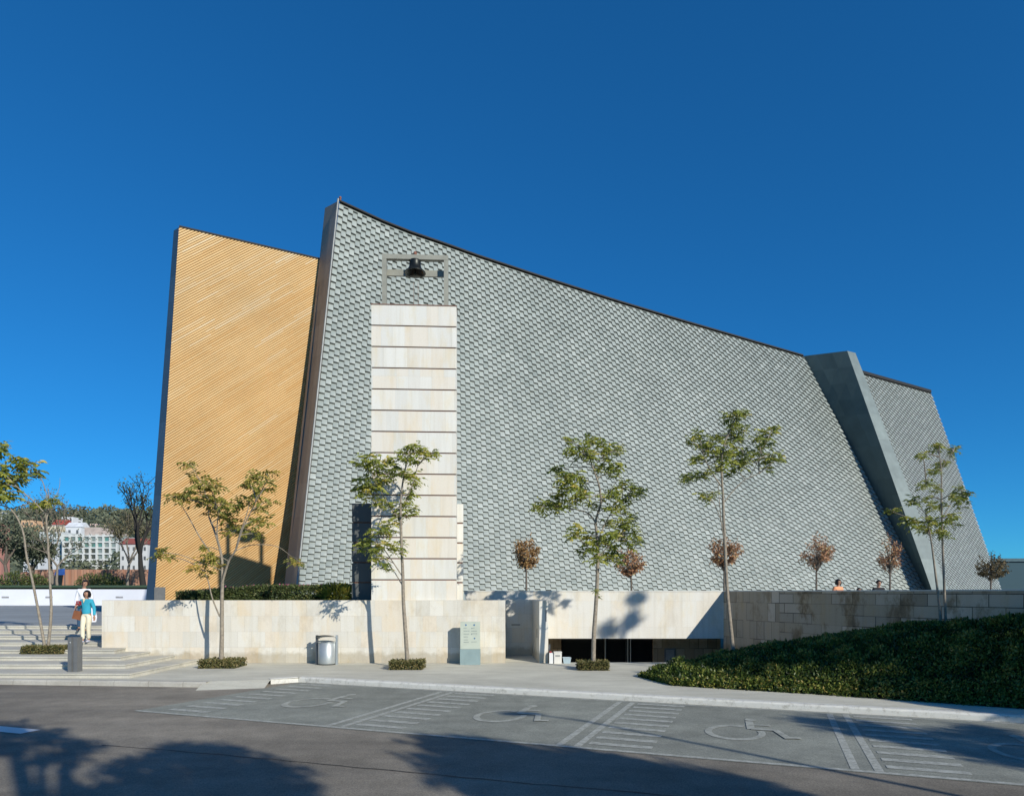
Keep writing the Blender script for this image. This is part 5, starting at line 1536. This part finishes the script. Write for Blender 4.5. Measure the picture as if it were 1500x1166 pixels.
# trees
def limb_tree(name, label, base, height, spread, seed, leafmat_, bark, leaves=40, lsize=.25, levels=4, lean=(0, 0), trunk_r=.18, droop=0.0, cl=.8, first=.35, group=None):
    rr = random.Random(seed)
    t = thing(name, label, 'tree', base, 0, group)
    tb = MB(); cb = MB()
    def grow(p, d, L, r, lv):
        q = p
        pts = [p]
        n = 3
        for i in range(n):
            d = (d+rdir(rr)*0.16+Vector((0, 0, 0.05-droop))).normalized(); q = q+d*L/n; pts.append(q)
        tb.tube(pts, [lerp(r, r*.62, i/n) for i in range(n+1)], 6 if lv < 2 else 4, cap=False)
        if lv >= levels-1 and leaves:
            for k in range(leaves):
                c_ = pts[rr.randint(1, n)]+rdir(rr)*cl*rr.random()**.6
                leaf(cb, c_, (rdir(rr)+Vector((0, 0, .1))).normalized(), rdir(rr), lsize*rr.uniform(.7, 1.3), lsize*.55, min(1, max(0, rr.gauss(.5, .22)+.12*(c_.z-q.z))))
        if lv >= levels: return
        nb = rr.choice((2, 3, 3)) if lv else rr.choice((3, 4))
        for k in range(nb):
            az = 2*PI*(k+rr.random()*.7)/nb
            out = Vector((math.cos(az), math.sin(az), 0))
            nd = (d*rr.uniform(.7, 1.1)+out*spread*rr.uniform(.5, 1.1)).normalized()
            grow(pts[-1] if k or lv == 0 else pts[-1], nd, L*rr.uniform(.62, .85), r*.6, lv+1)
    b = Vector(base)
    grow(b, Vector((lean[0], lean[1], 1)).normalized(), height*first, trunk_r, 0)
    tb.build('trunk', bark, t)
    if leaves: cb.build('crown', leafmat_, t)
    return t
def gb(px, D): return Vector(((px-750)*D/F, D, 2.75 if D < 95 else hillz((px-750)*D/F, D)-.3))
limb_tree('bare_tree', 'tall half bare tree with thin upright twigs in front of the apartment block', gb(76, 84), 14.5, .55, 71, M['bgdry'], M['midbark'], 7, .26, 4, trunk_r=.22, cl=.9, first=.27)
limb_tree('bare_tree', 'lower half bare tree with spreading limbs, second from the left behind the lawn', gb(84, 80), 9.5, .95, 72, M['bgleaf'], M['midbark'], 5, .26, 4, trunk_r=.18, cl=.7, first=.27)
limb_tree('leafy_tree', 'dense green tree at the far left edge behind the lawn', gb(12, 78), 8.5, .7, 73, M['bgleaf'], M['darkbark'], 60, .35, 3, trunk_r=.25, cl=1.0, first=.32)
limb_tree('leafy_tree', 'green bushy tree between the left edge and the half bare trees', gb(44, 82), 7.5, .8, 74, M['bgleaf'], M['darkbark'], 60, .35, 3, trunk_r=.22, cl=1.0, first=.30)
limb_tree('sparse_tree', 'sparse grey green tree between the apartment block and the ochre wing', gb(187, 84), 11.0, .5, 75, M['bgdry'], M['midbark'], 22, .26, 4, trunk_r=.2, cl=.9, first=.27)
limb_tree('dark_tree', 'dark nearly bare tree right against the ochre wing', gb(210, 74), 13.0, .5, 76, M['shrub'], plain('black_bark', (0.02, 0.018, 0.016), .9), 9, .22, 4, trunk_r=.34, cl=.7, first=.28)
for i, (px, D, h, lab) in enumerate(((132, 88, 1.9, 'dark round bush in front of the brick boundary wall, nearest the two walkers'), (152, 90, 2.1, 'taller dark bush in front of the brick boundary wall'), (168, 87, 1.4, 'small dark bush at the right end of the boundary wall bushes'), (20, 76, 1.8, 'dark bush at the left below the dense green tree'), (52, 77, 1.5, 'dark bush below the peach coloured house'))):
    rr = random.Random(90+i); t = thing('bush', lab, 'bush', gb(px, D)); b = gb(px, D)
    mb = MB()
    for k in range(700):
        d = rdir(rr); d.z = abs(d.z)
        q = b+Vector((d.x*h*.95, d.y*h*.8, d.z*h))*rr.random()**.35
        leaf(mb, q, (d+rdir(rr)*.8).normalized(), rdir(rr), .30, .16, min(1, max(0, rr.gauss(.4, .22)+.2*d.z)))
    mb.build('leaves', M['shrub'], t)
    mb = MB()
    for k in range(6): mb.tube([b, b+Vector((rr.uniform(-.5, .5)*h, rr.uniform(-.5, .5)*h, h*.7))], .03, 5)
    mb.build('stems', M['darkbark'], t)
# the wooded hill reads as one mass
mb = MB(); rr = random.Random(55)
def canopy(x, y, z, r, h, n):
    for k in range(n):
        d = rdir(rr); 
        q = Vector((x+d.x*r, y+d.y*r, z+h*.45+d.z*h*.6))
        leaf(mb, q, rdir(rr), rdir(rr), rr.uniform(1.4, 2.6), 1.3, min(1, max(0, rr.gauss(.38, .2)+.25*d.z)))
for k in range(420):
    y = rr.uniform(300, 540); r_ = rr.uniform(-.80, -.46); x = r_*y
    px = 750+1000*r_
    if y < 440 and rr.random() < .55: continue
    canopy(x, y, hillz(x, y), rr.uniform(3, 6), rr.uniform(5, 10), 70)
for px, top in ((20, 752), (45, 737), (52, 742), (70, 752), (110, 752), (120, 750), (135, 748), (150, 745), (160, 741), (170, 746), (182, 748), (196, 750), (210, 750)):
    y = 500; x = (px-750)*y/F; zt3 = EYE+(868-top)*y/F; z0 = hillz(x, y)
    canopy(x, y, z0, 8, max(6, (zt3-z0)*0.95), 220)
for px, D_, h in ((178, 290, 9), (196, 270, 10), (212, 280, 12), (30, 260, 12), (58, 255, 9), (20, 200, 7), (66, 290, 9)):
    x = (px-750)*D_/F; canopy(x, D_, hillz(x, D_), h*.7, h, 160)
setp(mb.build('hillside_woods', M['bgleaf']), kind='stuff')

# ------------------------------------------------------------------ trees and lamp behind the photographer, known by their shadows on the street
def shade_tree(label, base, blobs, seed, dens=1.0, lsz=.17):
    rr = random.Random(seed)
    t = thing('street_tree', label, 'tree', base, 0, 'street trees on the near side of the road')
    tb = MB(); cb = MB(); b = Vector(base)
    zlow = min(q[2] for q in blobs)-1.0
    fork = Vector((b.x, b.y, max(1.5, zlow-1.2)))
    tb.tube(smooth_path([b, b.lerp(fork, .5)+Vector((.05, .03, 0)), fork]), [.20-.008*i for i in range(9)], 8)
    for (x, y, z, r, h) in blobs:
        c_ = Vector((x, y, z))
        tb.tube(smooth_path([fork, fork.lerp(c_, .5)+Vector((0, 0, .2)), c_]), [.12-.011*i for i in range(9)], 6)
        for k in range(int(30*dens*min(1, r/.55))):
            d = rdir(rr); e = c_+Vector((d.x*r, d.y*r, d.z*h))*rr.uniform(.35, 1.15)
            tb.tube([c_.lerp(e, .2), c_.lerp(e, .6)+rdir(rr)*.1, e], [.035, .02, .008], 4, cap=False)
            for j in range(int(42*dens*min(1, r/.45))):
                p = e+rdir(rr)*.24*rr.random()**.5
                leaf(cb, p, (rdir(rr)+Vector((0, 0, -.3))).normalized(), rdir(rr), lsz*rr.uniform(.7, 1.4), lsz*.45, min(1, max(0, rr.gauss(.45, .2))))
    tb.build('trunk', M['bark'], t); cb.build('crown', M['jac'], t)
def sunward(px, py, k, z=ROAD):
    g = G(px, py, z); h = Vector((math.sin(SUN_AZ), math.cos(SUN_AZ), math.tan(SUN_EL)))
    return g+h*k
def blobs_at(lst): 
    out = []
    for px, py, k, r, h in lst:
        q = sunward(px, py, k); out.append((q.x, q.y, q.z, r, h))
    return out
def bl(lst, k, r, h):
    q = random.Random(len(lst)); return [(px, py, k+q.uniform(-.6, .6), r*q.uniform(.8, 1.2), h*q.uniform(.8, 1.2)) for px, py in lst]
shade_tree('street tree whose crown shades the lower left of the road', (4.6, -4.5, ROAD), blobs_at(bl([(8, 1070), (55, 1080), (105, 1092), (30, 1092), (90, 1108), (195, 1122), (240, 1108), (292, 1095), (322, 1110), (268, 1130), (345, 1130), (400, 1128), (405, 1150), (205, 1150), (120, 1166), (300, 1158), (375, 1162), (420, 1170), (240, 1182)], 16.3, .40, .16)), 81, .46, .24)
shade_tree('street tree whose crown shades the bottom middle of the road', (11.5, -4.5, ROAD), blobs_at(bl([(672, 1090), (705, 1100), (735, 1097), (690, 1116), (770, 1106), (725, 1118), (815, 1112), (780, 1130), (865, 1118), (835, 1136), (915, 1124), (890, 1146), (960, 1134), (945, 1158), (1010, 1143), (1060, 1152), (1005, 1164), (700, 1140), (740, 1156), (790, 1162), (850, 1166), (1110, 1164), (1090, 1180), (900, 1182), (1010, 1188), (790, 1190)], 15.4, .56, .22)), 82, .60, .24)
shade_tree('street tree whose thin branches shade the right parking bays', (16.0, -0.5, ROAD), blobs_at([(1290, 1072, 14, .8, .2), (1400, 1092, 13.5, .9, .22), (1230, 1060, 14.5, .6, .14), (1480, 1105, 13, .9, .25), (1440, 1075, 13.5, .7, .16)]), 83, .8)
def hsun(px, t, k):
    p = bed(px, t); h = Vector((math.sin(SUN_AZ), math.cos(SUN_AZ), math.tan(SUN_EL))); return p+h*k
bb = []
for px, t, k, r, h in ((1110, .75, 13, 1.0, .55), (1190, .8, 12.5, 1.1, .65), (1270, .75, 12, 1.1, .7), (1350, .65, 11.5, 1.1, .7), (1400, .22, 11.5, .8, .4), (1060, .9, 13.5, .6, .25), (1190, 1.0, 12.6, .8, .4), (1290, 1.0, 12.2, .9, .4), (1500, .0, 11, .8, .25), (1420, -.1, 11.5, .7, .2)):
    q = hsun(px, t, k); bb.append((q.x, q.y, q.z, r, h))
for px, py in ((932, 876), (924, 908), (890, 922)):  # unseen leaf clumps added to cast dapple on the entrance wall
    q = P(px, py, LD)+Vector((math.sin(SUN_AZ), math.cos(SUN_AZ), math.tan(SUN_EL)))*24.0; bb.append((q.x, q.y, q.z, .17, .10))
shade_tree('large street tree whose crown shades the hedge bed, with added unseen clumps to dapple the entrance wall', (17.2, 5.0, 0), bb, 84, 1.3, .2)
lampb = sunward(820, 1049, 8.2/math.tan(SUN_EL)); lampb.z = ROAD
sl_ = thing('street_lamp', 'tall slim street lamp behind the photographer that draws a thin shadow over the bays', 'street lamp', lampb)
mb = MB(); mb.tube([lampb, lampb+Vector((0, 0, 8.0))], [.075, .045], 10); mb.build('pole', M['zinc'], sl_)
mb = MB(); mb.tube(smooth_path([lampb+Vector((0, 0, 7.9)), lampb+Vector((-.3, .1, 8.15)), lampb+Vector((-.7, .25, 8.2))]), .035, 6); mb.build('bracket_arm', M['zinc'], sl_)
mb = MB(); mb.ellipsoid(lampb+Vector((-.75, .27, 8.2)), (.42, .2, .09)); mb.build('lantern', M['steeldark'], sl_)
